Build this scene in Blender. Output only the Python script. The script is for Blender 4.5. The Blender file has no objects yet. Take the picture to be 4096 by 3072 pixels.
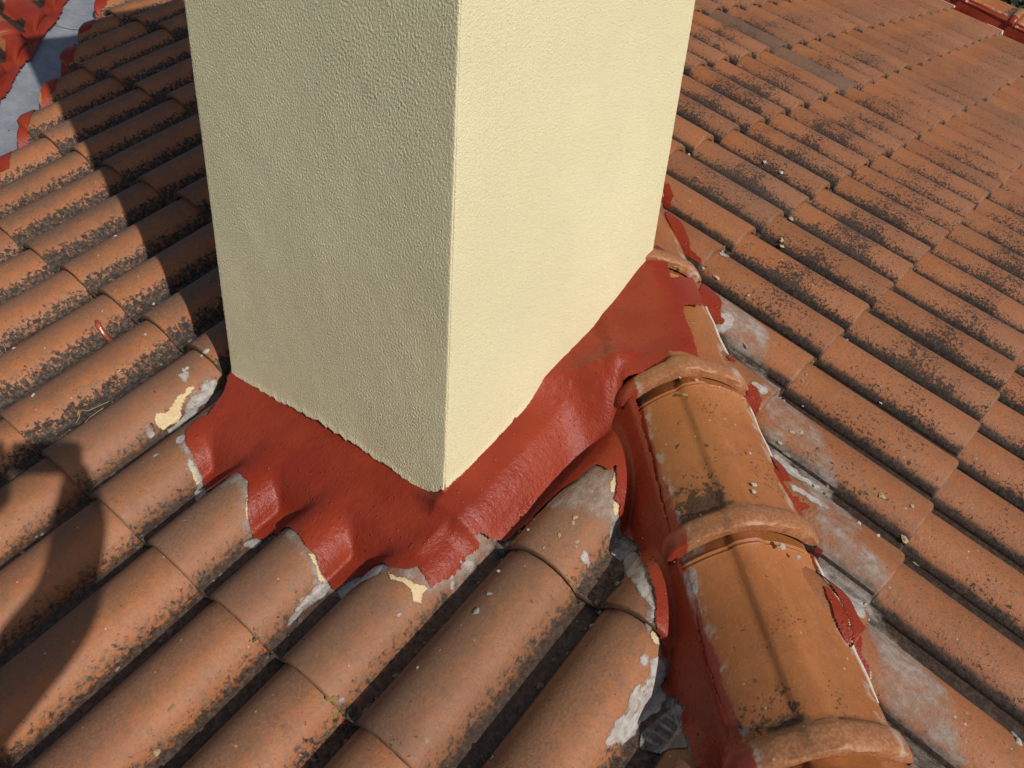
import bpy, bmesh, math, random
import numpy as np
from mathutils import Matrix, Vector

# ---------------------------------------------------------------- camera, sky, sun, exposure
scene = bpy.context.scene
COL = scene.collection
cam_data = bpy.data.cameras.new('camera'); cam = bpy.data.objects.new('camera', cam_data); COL.objects.link(cam)
cam_data.sensor_width = 36.0; cam_data.lens = 28.89; cam_data.clip_start = 0.05; cam_data.clip_end = 1200.0
CAM_R = (0.99671, 0.04250, 0.06900); CAM_U = (-0.08103, 0.52273, 0.84864); CAM_F = (0.0, 0.85144, -0.52445)
cam.matrix_world = Matrix(((CAM_R[0], CAM_U[0], -CAM_F[0], 0), (CAM_R[1], CAM_U[1], -CAM_F[1], 0), (CAM_R[2], CAM_U[2], -CAM_F[2], 0), (0, 0, 0, 1)))
scene.camera = cam
SUN_EL = math.radians(33.0); SUN_AZ = math.radians(-53.0)
world = bpy.data.worlds.new('World'); scene.world = world; world.use_nodes = True
wn = world.node_tree.nodes; wl = world.node_tree.links
bg = wn.get('Background') or wn.new('ShaderNodeBackground')
wo = wn.get('World Output') or wn.new('ShaderNodeOutputWorld')
sky = wn.new('ShaderNodeTexSky'); sky.sky_type = 'NISHITA'; sky.sun_disc = False
sky.sun_elevation = SUN_EL; sky.sun_rotation = math.atan2(math.cos(SUN_AZ), math.sin(SUN_AZ))
wl.new(sky.outputs[0], bg.inputs[0]); bg.inputs[1].default_value = 0.08
wl.new(bg.outputs[0], wo.inputs[0])
sun_data = bpy.data.lights.new('sun', 'SUN'); sun_data.energy = 4.0; sun_data.angle = math.radians(0.53); sun_data.color = (1.0, 0.975, 0.925)
sun = bpy.data.objects.new('sun', sun_data); COL.objects.link(sun)
SUN_DIR = Vector((math.cos(SUN_EL) * math.cos(SUN_AZ), math.cos(SUN_EL) * math.sin(SUN_AZ), math.sin(SUN_EL)))
sun.rotation_euler = SUN_DIR.to_track_quat('Z', 'Y').to_euler(); sun.location = (3, -4, 5)
vs = scene.view_settings; vs.view_transform = 'Standard'; vs.look = 'None'; vs.exposure = -0.24; vs.gamma = 1.0; vs.use_curve_mapping = False
scene.cycles.max_bounces = 6; scene.cycles.diffuse_bounces = 3

rng = np.random.default_rng(7); random.seed(7)

# ---------------------------------------------------------------- geometry of the place (metres, camera at the origin, z up)
AZ = math.radians(233.59); PITCH_L = math.radians(18.178); PITCH_R = math.radians(17.455)
def V3(*a): return np.array(a, float)
def heading(a): return V3(math.cos(a), math.sin(a), 0.0)
class Slope:
    """A roof plane: a = across (to the right looking up the slope), d = down the slope, n = normal, o = a tile corner."""
    def __init__(s, az, p, o, w, l, rise):
        h = heading(az)
        s.d = math.cos(p) * h + V3(0, 0, -math.sin(p)); s.a = V3(-math.sin(az), math.cos(az), 0)
        s.n = math.sin(p) * h + V3(0, 0, math.cos(p)); s.o = np.array(o, float); s.w = w; s.l = l; s.rise = rise; s.jog = None
    def at(s, u, v, z=0.0):
        u = np.asarray(u, float)[..., None]; v = np.asarray(v, float)[..., None]; z = np.asarray(z, float)[..., None]
        return s.o + u * s.a + v * s.d + z * s.n
    def uvz(s, P):
        q = np.asarray(P, float) - s.o
        return q @ s.a, q @ s.d, q @ s.n
ROLL = 0.73                                    # share of the tile pitch under the roll, the rest is flat pan
def profile(x):
    """height of a tile's top across the pitch; x in pitches, 0 = right foot of the roll, -0.73 = its left edge"""
    x = np.asarray(x, float)
    t = np.clip((x + ROLL) / ROLL, 0, 1)
    s = np.clip((t - 0.48) / np.where(t < 0.48, 0.48, 0.52), -1, 1)
    e = np.where(t < 0.48, 2.1, 2.35)
    r = np.where(t < 0.48, 0.008, 0.0) + np.where(t < 0.48, 0.053, 0.061) * (1 - np.abs(s) ** e) ** np.where(t < 0.48, 0.74, 0.68)
    return np.where(x >= 0, 0.0, np.where(x < -ROLL, 0.0, r))
def tile_ground(S, u, v):
    """height of the laid tiles over the slope's plane"""
    u = np.asarray(u, float); v = np.asarray(v, float)
    if S.jog: u = np.where(u > S.jog[0], u + S.jog[1], u)
    x = u / S.w; c = np.floor(x + ROLL); f = v / S.l; f = f - np.floor(f)
    return profile(x - c) * (S.w / 0.21) + S.rise * f
LEFT = Slope(AZ, PITCH_L, (-0.6345044, 3.5005810, -0.5909378), 0.21, 0.39658, 0.020)
LEFT.jog = (1.924, 0.022)                      # the last columns before the hip were laid closer together
_wr = 0.18585
_R = Slope(AZ + math.pi / 2, PITCH_R, (1.1857474, 1.7619108, -0.9946873), _wr, 0.350976, 0.019)
RIGHT = Slope(AZ + math.pi / 2, PITCH_R, _R.at(0.73 * _wr, 0.0, -0.020), _wr, 0.350976, 0.019)
VALLEY = -2.03                                 # the valley runs along u - v = VALLEY on the left slope
_T = Slope(AZ + math.pi / 2, PITCH_L, LEFT.at(-1.18, 0.85), 0.195, 0.38, 0.016)
WING = Slope(AZ + math.pi / 2, PITCH_L, _T.at(0.292 + 0.73 * 0.195 + 0.01, 0.115), 0.195, 0.38, 0.016)
# the hip ridge
HO = V3(0.31862, 1.2, -1.013126); HD = V3(0.16651233, -0.9608478, -0.2214614)
HS = V3(0.98531399, 0.17075226, 0.0); HU = V3(0.03781503, -0.2182090, 0.9751691)
RIDGE_S = 0.06; RIDGE_B = 0.12; RIDGE_H = 0.100; RIDGE_LEAN = 0.15; RIDGE_RISE = 0.068; RIDGE_STEP = 0.360; COLLAR_AL = 0.130
def ridge_arch(x):
    """outer height of a ridge tile above its skirts, x = side / half width"""
    x = np.abs(np.asarray(x, float))
    return RIDGE_RISE * np.maximum(0, 1 - np.minimum(x, 1) ** 1.75) ** 0.85
def ridge_ground(side):
    x = (np.asarray(side, float) - RIDGE_S) / RIDGE_B
    out = RIDGE_H + ridge_arch(x) + RIDGE_LEAN * x * RIDGE_B
    drop = np.maximum(0, np.abs(x) - 0.94) * RIDGE_B
    return np.where(x < 0, out - drop * 3.4, out - drop * 3.0)
CH = V3(-0.1093495, 1.1967531, -1.0973967)     # foot of the chimney's near corner on the left slope
CH_A = 0.664; CH_B = 0.676                     # plan size: along the tile rows and up the slope
CH_U, CH_V, _ = LEFT.uvz(CH)
def ridge_height_over_left(u, v):
    P0 = LEFT.at(u, v, 0.0); z = np.zeros(np.shape(u))
    nu = LEFT.n @ HU; ns = LEFT.n @ HS
    for _ in range(6):
        s = (P0 - HO) @ HS + z * ns; h = (P0 - HO) @ HU + z * nu
        z = z + 0.7 * (ridge_ground(s) - h) / nu
    return z
def smax(a, b, k):
    h = np.clip(0.5 + 0.5 * (a - b) / k, 0, 1)
    return b + (a - b) * h + k * h * (1 - h)
def flashing_height(u, v):
    """the painted mortar fillet round the chimney, before it is draped over the tiles"""
    dl = v - CH_V + 0.031; dr = u - CH_U
    pl = np.maximum(dl, 0); pr = np.maximum(dr, 0); off = np.maximum(0, CH_U - CH_A - u)
    t = np.clip((CH_U - u) / CH_A, 0, 1)
    inside = 2.2 * np.minimum(np.maximum(-dl, 0), np.maximum(-dr, 0))
    zl = 0.077 - 0.06 * pl - 5.0 * np.maximum(0, pl - 0.100 - 0.035 * t) ** 1.6 - 1.1 * np.maximum(0, dr - 0.03) - 0.6 * off
    zr = 0.101 - 0.26 * pr - 3.2 * np.maximum(0, pr - 0.05) ** 1.5 - 1.1 * np.maximum(0, dl - 0.02)
    zl = zl + inside - 0.5 * np.maximum(-dl, 0); zr = zr + inside - 0.5 * np.maximum(-dr, 0)
    z = smax(zl, zr, 0.016)
    P = LEFT.at(u, v, 0.1) - HO; al = P @ HD; s = P @ HS         # the corner between the wall and the ridge is filled up
    fill = 0.128 - 0.9 * np.maximum(0, al + 0.30) - 2.0 * np.maximum(0, s - RIDGE_S) - 1.2 * np.maximum(0, -dr - 0.02)
    return smax(z, fill, 0.03)
def left_ground(u, v):
    return np.maximum(tile_ground(LEFT, u, v), ridge_height_over_left(u, v))
def membrane_height(u, v):
    z = smax(flashing_height(u, v), left_ground(u, v), 0.018) + 0.003
    P = LEFT.at(u, v, z) - HO; al = P @ HD; s = P @ HS
    # it runs over the ridge tile above the upper collar, and swells round that collar's left end
    up = np.clip((-0.235 - al) / 0.05, 0, 1) * np.clip((s - RIDGE_S + RIDGE_B + 0.03) / 0.03, 0, 1); z = z + 0.011 * up * up * (3 - 2 * up)
    return z + 0.040 * np.exp(-(((al + 0.265) / 0.065) ** 2 + ((s + 0.080) / 0.055) ** 2))
def red_wing_height(u, v):
    P = WING.at(u, v, 0.0) - LEFT.at(-1.18, 0.85); vd = LEFT.a + LEFT.d; vd = vd / np.linalg.norm(vd)
    wd = np.cross(WING.n, vd); wd = wd if wd @ LEFT.a < 0 else -wd
    d = P @ wd                                  # distance from the valley: the paint sinks onto the sheet
    g = tile_ground(WING, u, v)
    return np.where(d > 0.135, g, 0.020 + (g - 0.020) * np.clip((d - 0.105) / 0.03, 0, 1))

# ---------------------------------------------------------------- outlines of coatings and smears on the roof slopes (across, down; metres)
MEMBRANE = [(1.1517, 1.5716), (1.1094, 1.5906), (1.1566, 1.6413), (1.1811, 1.7069), (1.1709, 1.7319), (1.1738, 1.7643), (1.2019, 1.7846), (1.2351, 1.7967), (1.2545, 1.8068), (1.2724, 1.8186), (1.3458, 1.8441), (1.3535, 1.8226), (1.362, 1.7893), (1.3762, 1.7729), (1.4086, 1.7769), (1.4362, 1.8005), (1.4535, 1.8237), (1.4662, 1.8381), (1.4813, 1.8478), (1.5001, 1.8374), (1.5067, 1.8133), (1.564, 1.8004), (1.604, 1.8057), (1.6361, 1.8151), (1.6506, 1.811), (1.661, 1.8194), (1.6718, 1.8267), (1.6804, 1.8264), (1.7082, 1.8348), (1.7122, 1.8173), (1.7194, 1.7857), (1.7549, 1.7632), (1.7708, 1.753), (1.7946, 1.7564), (1.8258, 1.741), (1.8378, 1.7242), (1.855, 1.7274), (1.8661, 1.735), (1.8745, 1.7355), (1.8757, 1.7156), (1.8842, 1.6879), (1.8836, 1.6637), (1.8816, 1.6416), (1.8749, 1.6879), (1.878, 1.6673), (1.8802, 1.6406), (1.8885, 1.6178), (1.8897, 1.6118), (1.8777, 1.6135), (1.8837, 1.6005), (1.915, 1.5734), (1.9177, 1.5331), (1.9365, 1.4877), (1.949, 1.4368), (1.9664, 1.3989), (1.9683, 1.3763), (1.9778, 1.3618), (1.9919, 1.3636), (2.0066, 1.3645), (2.0091, 1.3472), (2.0312, 1.3795), (2.0407, 1.3921), (2.0433, 1.4065), (2.0573, 1.4043), (2.0642, 1.4223), (2.0713, 1.4268), (2.074, 1.4382), (2.113, 1.44), (2.1233, 1.4492), (2.1566, 1.487), (2.1863, 1.5141), (2.2058, 1.5325), (2.2284, 1.5578), (2.24, 1.5848), (2.2547, 1.5932), (2.266, 1.6056), (2.2814, 1.6086), (2.2839, 1.6223), (2.2892, 1.6278), (2.2864, 1.6422), (2.2979, 1.6517), (2.3179, 1.6474), (2.3393, 1.659), (2.3405, 1.6732), (2.3627, 1.6998), (2.3818, 1.7155), (2.4047, 1.7381), (2.4269, 1.7544), (2.5071, 1.7317), (2.4544, 1.7061), (2.3323, 1.5903), (2.2374, 1.4899), (2.2112, 1.4647), (2.1632, 1.4174), (2.0502, 1.2958), (1.975, 1.2169), (1.9345, 1.206), (1.941, 1.1883), (1.9711, 1.1577), (1.9985, 1.1335), (2.0419, 1.0878), (1.9921, 1.0317), (1.9706, 1.0108), (1.9339, 0.9695), (1.9429, 0.9306), (1.9499, 0.913), (1.8813, 0.7872), (1.8674, 0.7825), (1.8758, 0.8451), (1.8631, 0.9001), (1.8315, 0.8598), (1.7982, 0.8149), (1.7726, 0.814), (1.779, 0.8532)]
PATCH_LEFT = {'cream': [[(1.0323, 1.7626), (1.0398, 1.7426), (1.0365, 1.7251), (1.03, 1.7024), (1.0321, 1.6838), (1.0271, 1.6692), (1.0323, 1.6563), (1.0368, 1.6582), (1.0409, 1.69), (1.0474, 1.7133), (1.0647, 1.7381), (1.0541, 1.7561), (1.0566, 1.7742), (1.0463, 1.7782), (1.0398, 1.7763)], [(1.7897, 1.7613), (1.8161, 1.7615), (1.8301, 1.7507), (1.8479, 1.7499), (1.8622, 1.7375), (1.8688, 1.7373), (1.8701, 1.7521), (1.876, 1.765), (1.868, 1.7752), (1.8515, 1.7627), (1.8338, 1.7635), (1.8135, 1.7716)], [(1.3751, 1.7775), (1.3907, 1.7721), (1.4151, 1.7839), (1.4506, 1.827), (1.4588, 1.832), (1.4551, 1.8231), (1.4341, 1.8002), (1.4067, 1.7763), (1.3817, 1.7696)], [(1.6383, 1.8189), (1.6489, 1.8104), (1.6636, 1.8206), (1.6745, 1.8279), (1.6809, 1.8238), (1.6791, 1.8371), (1.6747, 1.8407), (1.6628, 1.8272)], [(1.2377, 1.8119), (1.2428, 1.8079), (1.2579, 1.8151), (1.2802, 1.8274), (1.29, 1.8367), (1.2575, 1.8273)], [(2.0075, 1.3451), (2.0307, 1.3768), (2.0386, 1.3925), (2.0317, 1.3992), (2.021, 1.3864), (2.0168, 1.3661)], [(2.0436, 1.4072), (2.0576, 1.4049), (2.0633, 1.421), (2.06, 1.4328), (2.0493, 1.4194)], [(2.2375, 1.5862), (2.2525, 1.59), (2.262, 1.6009), (2.2485, 1.6042), (2.2382, 1.5944)]], 'white': [[(0.9881, 1.66), (1.0012, 1.641), (1.0195, 1.6543), (1.0148, 1.6706)], [(1.04, 1.6579), (1.0372, 1.619), (1.0462, 1.6042), (1.051, 1.6163), (1.059, 1.6532), (1.0726, 1.6975), (1.0795, 1.7399), (1.075, 1.7703), (1.0631, 1.7702), (1.0647, 1.7381), (1.0469, 1.7098), (1.042, 1.6826)], [(1.0367, 1.7987), (1.039, 1.7893), (1.0496, 1.7964), (1.0518, 1.8136), (1.0452, 1.8115)], [(1.1987, 1.79), (1.1997, 1.7826), (1.2346, 1.7985), (1.2543, 1.8077), (1.2712, 1.8192), (1.2592, 1.822), (1.2402, 1.813)], [(1.2571, 1.8206), (1.2639, 1.8161), (1.2879, 1.8301), (1.3457, 1.8414), (1.2949, 1.8572), (1.2756, 1.8519)], [(1.4747, 1.8646), (1.4786, 1.8471), (1.5003, 1.8347), (1.4959, 1.8565), (1.4932, 1.8707), (1.4815, 1.8718)], [(1.6772, 1.8292), (1.6892, 1.8269), (1.6976, 1.8301), (1.693, 1.8757), (1.6959, 1.9065), (1.6891, 1.944), (1.6811, 1.9175), (1.68, 1.8848), (1.6785, 1.848)], [(1.7102, 1.8208), (1.7202, 1.7875), (1.7524, 1.7541), (1.7831, 1.7555), (1.7859, 1.7793), (1.7575, 1.808), (1.7582, 1.8331), (1.7157, 1.8384)], [(1.884, 1.6604), (1.881, 1.6272), (1.8878, 1.6385), (1.8877, 1.672), (1.8894, 1.6948), (1.8908, 1.7192), (1.8882, 1.7185), (1.8865, 1.6973)], [(1.8743, 1.6875), (1.8774, 1.6669), (1.8791, 1.6356), (1.8849, 1.6318), (1.8841, 1.6525), (1.8874, 1.6838), (1.8903, 1.7143)], [(2.0444, 1.4955), (2.0519, 1.5021), (2.0597, 1.5259), (2.0729, 1.5283), (2.0778, 1.5324), (2.0724, 1.5369), (2.0618, 1.5409), (2.0562, 1.5229)], [(2.1194, 1.4877), (2.1191, 1.4523), (2.1616, 1.493), (2.19, 1.5235), (2.2294, 1.559), (2.2399, 1.5761), (2.2375, 1.586), (2.2187, 1.5602), (2.1891, 1.5456), (2.16, 1.5335)], [(2.2176, 1.5861), (2.2286, 1.5762), (2.2347, 1.5863), (2.2231, 1.5862)], [(2.2445, 1.634), (2.2519, 1.6188), (2.2608, 1.6265), (2.2623, 1.6403), (2.2542, 1.6406)], [(2.2598, 1.6272), (2.2708, 1.6131), (2.2814, 1.612), (2.287, 1.6258), (2.2881, 1.6417), (2.3043, 1.6453), (2.3056, 1.6749), (2.2975, 1.7021), (2.2899, 1.7337), (2.2848, 1.7716), (2.2731, 1.7892), (2.2724, 1.7391), (2.2703, 1.7101), (2.2621, 1.6929), (2.2675, 1.671), (2.2705, 1.649)], [(2.3088, 1.7202), (2.3175, 1.6811), (2.3379, 1.6611), (2.3556, 1.6829), (2.3393, 1.7037), (2.3302, 1.7329), (2.319, 1.7409)], [(2.2029, 1.7025), (2.2102, 1.7004), (2.2172, 1.7108), (2.205, 1.7075)], [(1.1728, 1.7841), (1.1847, 1.7743), (1.1922, 1.7918), (1.185, 1.8021)], [(1.1735, 1.8513), (1.1795, 1.8291), (1.1832, 1.8425), (1.1762, 1.8569)], [(1.8822, 1.9785), (1.885, 1.9567), (1.8878, 1.9547), (1.8921, 1.9789), (1.8876, 1.9811)], [(2.2441, 1.4661), (2.2379, 1.4749), (2.2602, 1.5004), (2.2951, 1.5355), (2.3202, 1.5608), (2.3214, 1.5567), (2.2946, 1.5284), (2.2646, 1.4886)]], 'grey': [[(2.0625, 1.4488), (2.0667, 1.4205), (2.0751, 1.4294), (2.0754, 1.445), (2.097, 1.4433), (2.1221, 1.4412), (2.1207, 1.4549), (2.1111, 1.4898), (2.0845, 1.4842), (2.0735, 1.4715)], [(2.3101, 1.6869), (2.3203, 1.6493), (2.343, 1.6609), (2.3467, 1.676), (2.3642, 1.6981), (2.3849, 1.7171), (2.3116, 1.7463), (2.2988, 1.7217)]]}
PATCH_RIGHT = {'red': [[(-0.5071, -0.6774), (-0.5945, -0.641), (-0.6066, -0.6213), (-0.6189, -0.5969), (-0.6321, -0.5842), (-0.6562, -0.573), (-0.6658, -0.5645), (-0.6693, -0.5471), (-0.6753, -0.5443), (-0.6778, -0.5666), (-0.6874, -0.5515), (-0.6847, -0.562), (-0.6723, -0.5912), (-0.665, -0.6131), (-0.6464, -0.6359)], [(-0.4349, -0.8697), (-0.4358, -0.85), (-0.4397, -0.8246), (-0.4659, -0.7903), (-0.4807, -0.7664), (-0.4931, -0.7512), (-0.4959, -0.7364), (-0.4978, -0.715), (-0.5021, -0.7035), (-0.5026, -0.7185), (-0.5009, -0.7499), (-0.502, -0.768), (-0.479, -0.8155), (-0.4569, -0.8553)], [(-0.2888, -0.9695), (-0.2808, -0.9534), (-0.2922, -0.938), (-0.3022, -0.9196), (-0.3156, -0.9164), (-0.3188, -0.9049), (-0.4131, -0.8809), (-0.3193, -0.9322)], [(-0.7988, -0.478), (-0.7989, -0.4536), (-0.8106, -0.4648)], [(-0.8452, -0.4017), (-0.8364, -0.3981), (-0.8351, -0.3897), (-0.8444, -0.3814), (-0.8491, -0.365), (-0.859, -0.3606), (-0.8707, -0.3515), (-0.871, -0.3435), (-0.8712, -0.3313), (-0.8748, -0.3339), (-0.8731, -0.3623), (-0.8619, -0.3848)], [(-0.9978, -0.2603), (-0.9954, -0.25), (-1.0166, -0.2296), (-1.0248, -0.2084), (-1.0449, -0.179), (-1.0472, -0.1855), (-1.0239, -0.2211), (-1.0134, -0.2442)], [(-1.0328, -0.1867), (-1.0219, -0.1823), (-1.0242, -0.17), (-1.0355, -0.1816)], [(-1.1714, -0.0813), (-1.1705, -0.0718), (-1.1807, -0.0546), (-1.1895, -0.0406), (-1.1981, -0.0282), (-1.2084, -0.0251), (-1.2136, -0.0103), (-1.2226, -0.0085), (-1.2316, -0.0045), (-1.2261, -0.017), (-1.2098, -0.0432), (-1.1862, -0.0691)], [(-1.2329, -0.0032), (-1.2217, 0.0064), (-1.2287, 0.0201), (-1.2293, 0.0288), (-1.2285, 0.0361), (-1.2358, 0.0475), (-1.2442, 0.0532), (-1.2419, 0.0418), (-1.2317, 0.0184)], [(-1.064, -0.1242), (-1.0611, -0.1211), (-1.0603, -0.1132), (-1.066, -0.1029), (-1.0832, -0.1012), (-1.1609, -0.0942), (-1.1746, -0.0816), (-1.1609, -0.0942), (-1.0918, -0.1037)]], 'cream': [[(-1.1681, -0.0809), (-1.1695, -0.0639), (-1.1769, -0.0373), (-1.186, -0.0101), (-1.2082, -0.0074), (-1.2177, -0.0087), (-1.2136, -0.0103), (-1.2052, -0.0247), (-1.1967, -0.0295), (-1.1856, -0.0446), (-1.1744, -0.0638)], [(-1.219, -0.0073), (-1.2089, 0.0082), (-1.2201, 0.0213), (-1.2199, 0.0314), (-1.2289, 0.0489), (-1.2381, 0.0508), (-1.229, 0.0389), (-1.2263, 0.0191), (-1.2212, 0.0036), (-1.2298, -0.005)], [(-0.8707, -0.3538), (-0.8543, -0.3622), (-0.8479, -0.3627), (-0.8637, -0.3527), (-0.8609, -0.3496)]], 'white': [[(-0.6625, -0.5642), (-0.6488, -0.5567), (-0.6441, -0.5425), (-0.6535, -0.5311), (-0.6693, -0.5254), (-0.6838, -0.5271), (-0.6867, -0.5408), (-0.6847, -0.562), (-0.6794, -0.5654), (-0.6766, -0.5466), (-0.6699, -0.5482), (-0.668, -0.5624)], [(-0.2957, -0.9357), (-0.2954, -0.9272), (-0.3023, -0.9238), (-0.3015, -0.9319)], [(-0.3096, -0.9151), (-0.304, -0.9129), (-0.3157, -0.8924), (-0.3164, -0.9041)], [(-0.8254, -0.4055), (-0.817, -0.3887), (-0.81, -0.3635), (-0.8462, -0.3658), (-0.8421, -0.3814), (-0.8346, -0.3906), (-0.8429, -0.4037)], [(-0.8846, -0.2844), (-0.8788, -0.256), (-0.8854, -0.2224), (-0.8879, -0.1776), (-0.8984, -0.1763), (-0.9729, -0.204), (-0.9859, -0.2284), (-0.9917, -0.2453), (-0.9908, -0.262)], [(-0.9999, -0.2418), (-0.9983, -0.2141), (-0.996, -0.1868), (-0.9927, -0.127), (-0.9979, -0.1309), (-1.0102, -0.168), (-1.0154, -0.1988), (-1.0177, -0.2133)], [(-1.0157, -0.1952), (-1.0267, -0.1729), (-1.0391, -0.1512), (-1.0389, -0.1424), (-1.0298, -0.1643), (-1.0198, -0.1866), (-1.0178, -0.1972)], [(-1.0736, -0.1011), (-1.0724, -0.0882), (-1.0858, -0.0562), (-1.0848, -0.0135), (-1.082, -0.0034), (-1.186, -0.0101), (-1.1769, -0.0373), (-1.166, -0.0651), (-1.1526, -0.0902)], [(-1.2638, 0.0864), (-1.255, 0.091), (-1.2609, 0.0982), (-1.2687, 0.1186), (-1.2702, 0.1386), (-1.2718, 0.1583), (-1.2785, 0.1461), (-1.2838, 0.1233), (-1.2855, 0.1067), (-1.2761, 0.0936)], [(-1.1881, 0.1399), (-1.1864, 0.154), (-1.1817, 0.1768), (-1.1841, 0.1983), (-1.1877, 0.1901), (-1.1899, 0.1667), (-1.1918, 0.1459)], [(-0.9657, -0.0067), (-0.8782, 0.014), (-0.8779, 0.0427), (-0.8835, 0.0473), (-0.8863, 0.0327), (-0.8844, 0.0171)], [(-1.0657, 0.0402), (-1.0649, 0.0531), (-1.067, 0.0576), (-1.0723, 0.0479)], [(-0.4347, -0.7023), (-0.3292, -0.7023), (-0.3205, -0.6959), (-0.4375, -0.6766), (-0.4459, -0.6878)]]}
WING_RED = [(0.0353, -0.7542), (0.0112, -0.7108), (-0.0547, -0.6507), (-0.0555, -0.6952), (-0.103, -0.6652), (-0.1246, -0.6264), (-0.1691, -0.5695), (-0.19, -0.5433), (-0.2298, -0.507), (-0.2714, -0.4881), (-0.3023, -0.5157), (-0.3191, -0.5613), (-0.3489, -0.592), (-0.4632, -0.3897), (-0.4554, -0.359), (-0.3756, -0.424), (-0.3828, -0.341), (-0.4468, -0.2537), (-0.4685, -0.2632), (-0.5108, -0.2336), (-0.5305, -0.2283), (-0.5731, -0.1749), (-0.5816, -0.1266), (-0.6075, -0.063), (-0.6439, -0.031), (-0.6593, -0.029), (-0.6737, -0.0269), (-0.7162, -0.0236), (-0.9006, 0.2979), (-0.8049, 0.237), (-0.7601, 0.2019), (-0.6861, 0.1325), (-0.5955, 0.0231), (-0.5385, -0.0525), (-0.4712, -0.1113), (-0.277, -0.3066), (-0.1064, -0.4733), (-0.0335, -0.5654), (0.0991, -0.7015), (0.1421, -0.7433)]
VALLEY_RED = [(-1.5021, 0.2307), (-1.4883, 0.2536), (-1.309, 0.3612), (-1.3733, 0.3961), (-1.3152, 0.4293), (-1.2895, 0.4704), (-1.2761, 0.5013), (-1.2736, 0.5462), (-1.1338, 0.5992), (-1.1013, 0.6275), (-1.1056, 0.6673), (-1.0793, 0.7072), (-1.0764, 0.7662), (-1.0629, 0.7372), (-0.9507, 0.7929), (-1.0528, 0.7847), (-0.9018, 0.8522), (-0.8885, 0.905), (-0.8672, 0.9495), (-0.851, 0.9721), (-0.6997, 1.0495), (-0.6991, 1.0899), (-0.6882, 1.1209), (-0.6541, 1.1579), (-0.6532, 1.2058), (-0.4871, 1.3434), (-0.4502, 1.3924), (-0.4259, 1.4167), (-0.4397, 1.3789), (-0.4638, 1.3319), (-0.4843, 1.2905), (-0.481, 1.2492), (-0.4823, 1.2122), (-0.5436, 1.1897), (-0.6496, 1.1549), (-0.6813, 1.1209), (-0.7016, 1.078), (-0.6852, 1.0386), (-0.8524, 0.9475), (-0.8707, 0.9086), (-0.8842, 0.8494), (-0.8925, 0.8063), (-0.9257, 0.7804), (-1.0854, 0.676), (-1.1112, 0.6039), (-1.2767, 0.4731), (-1.3011, 0.4198), (-1.3099, 0.3523), (-1.3269, 0.2973), (-1.4919, 0.2056)]
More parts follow.
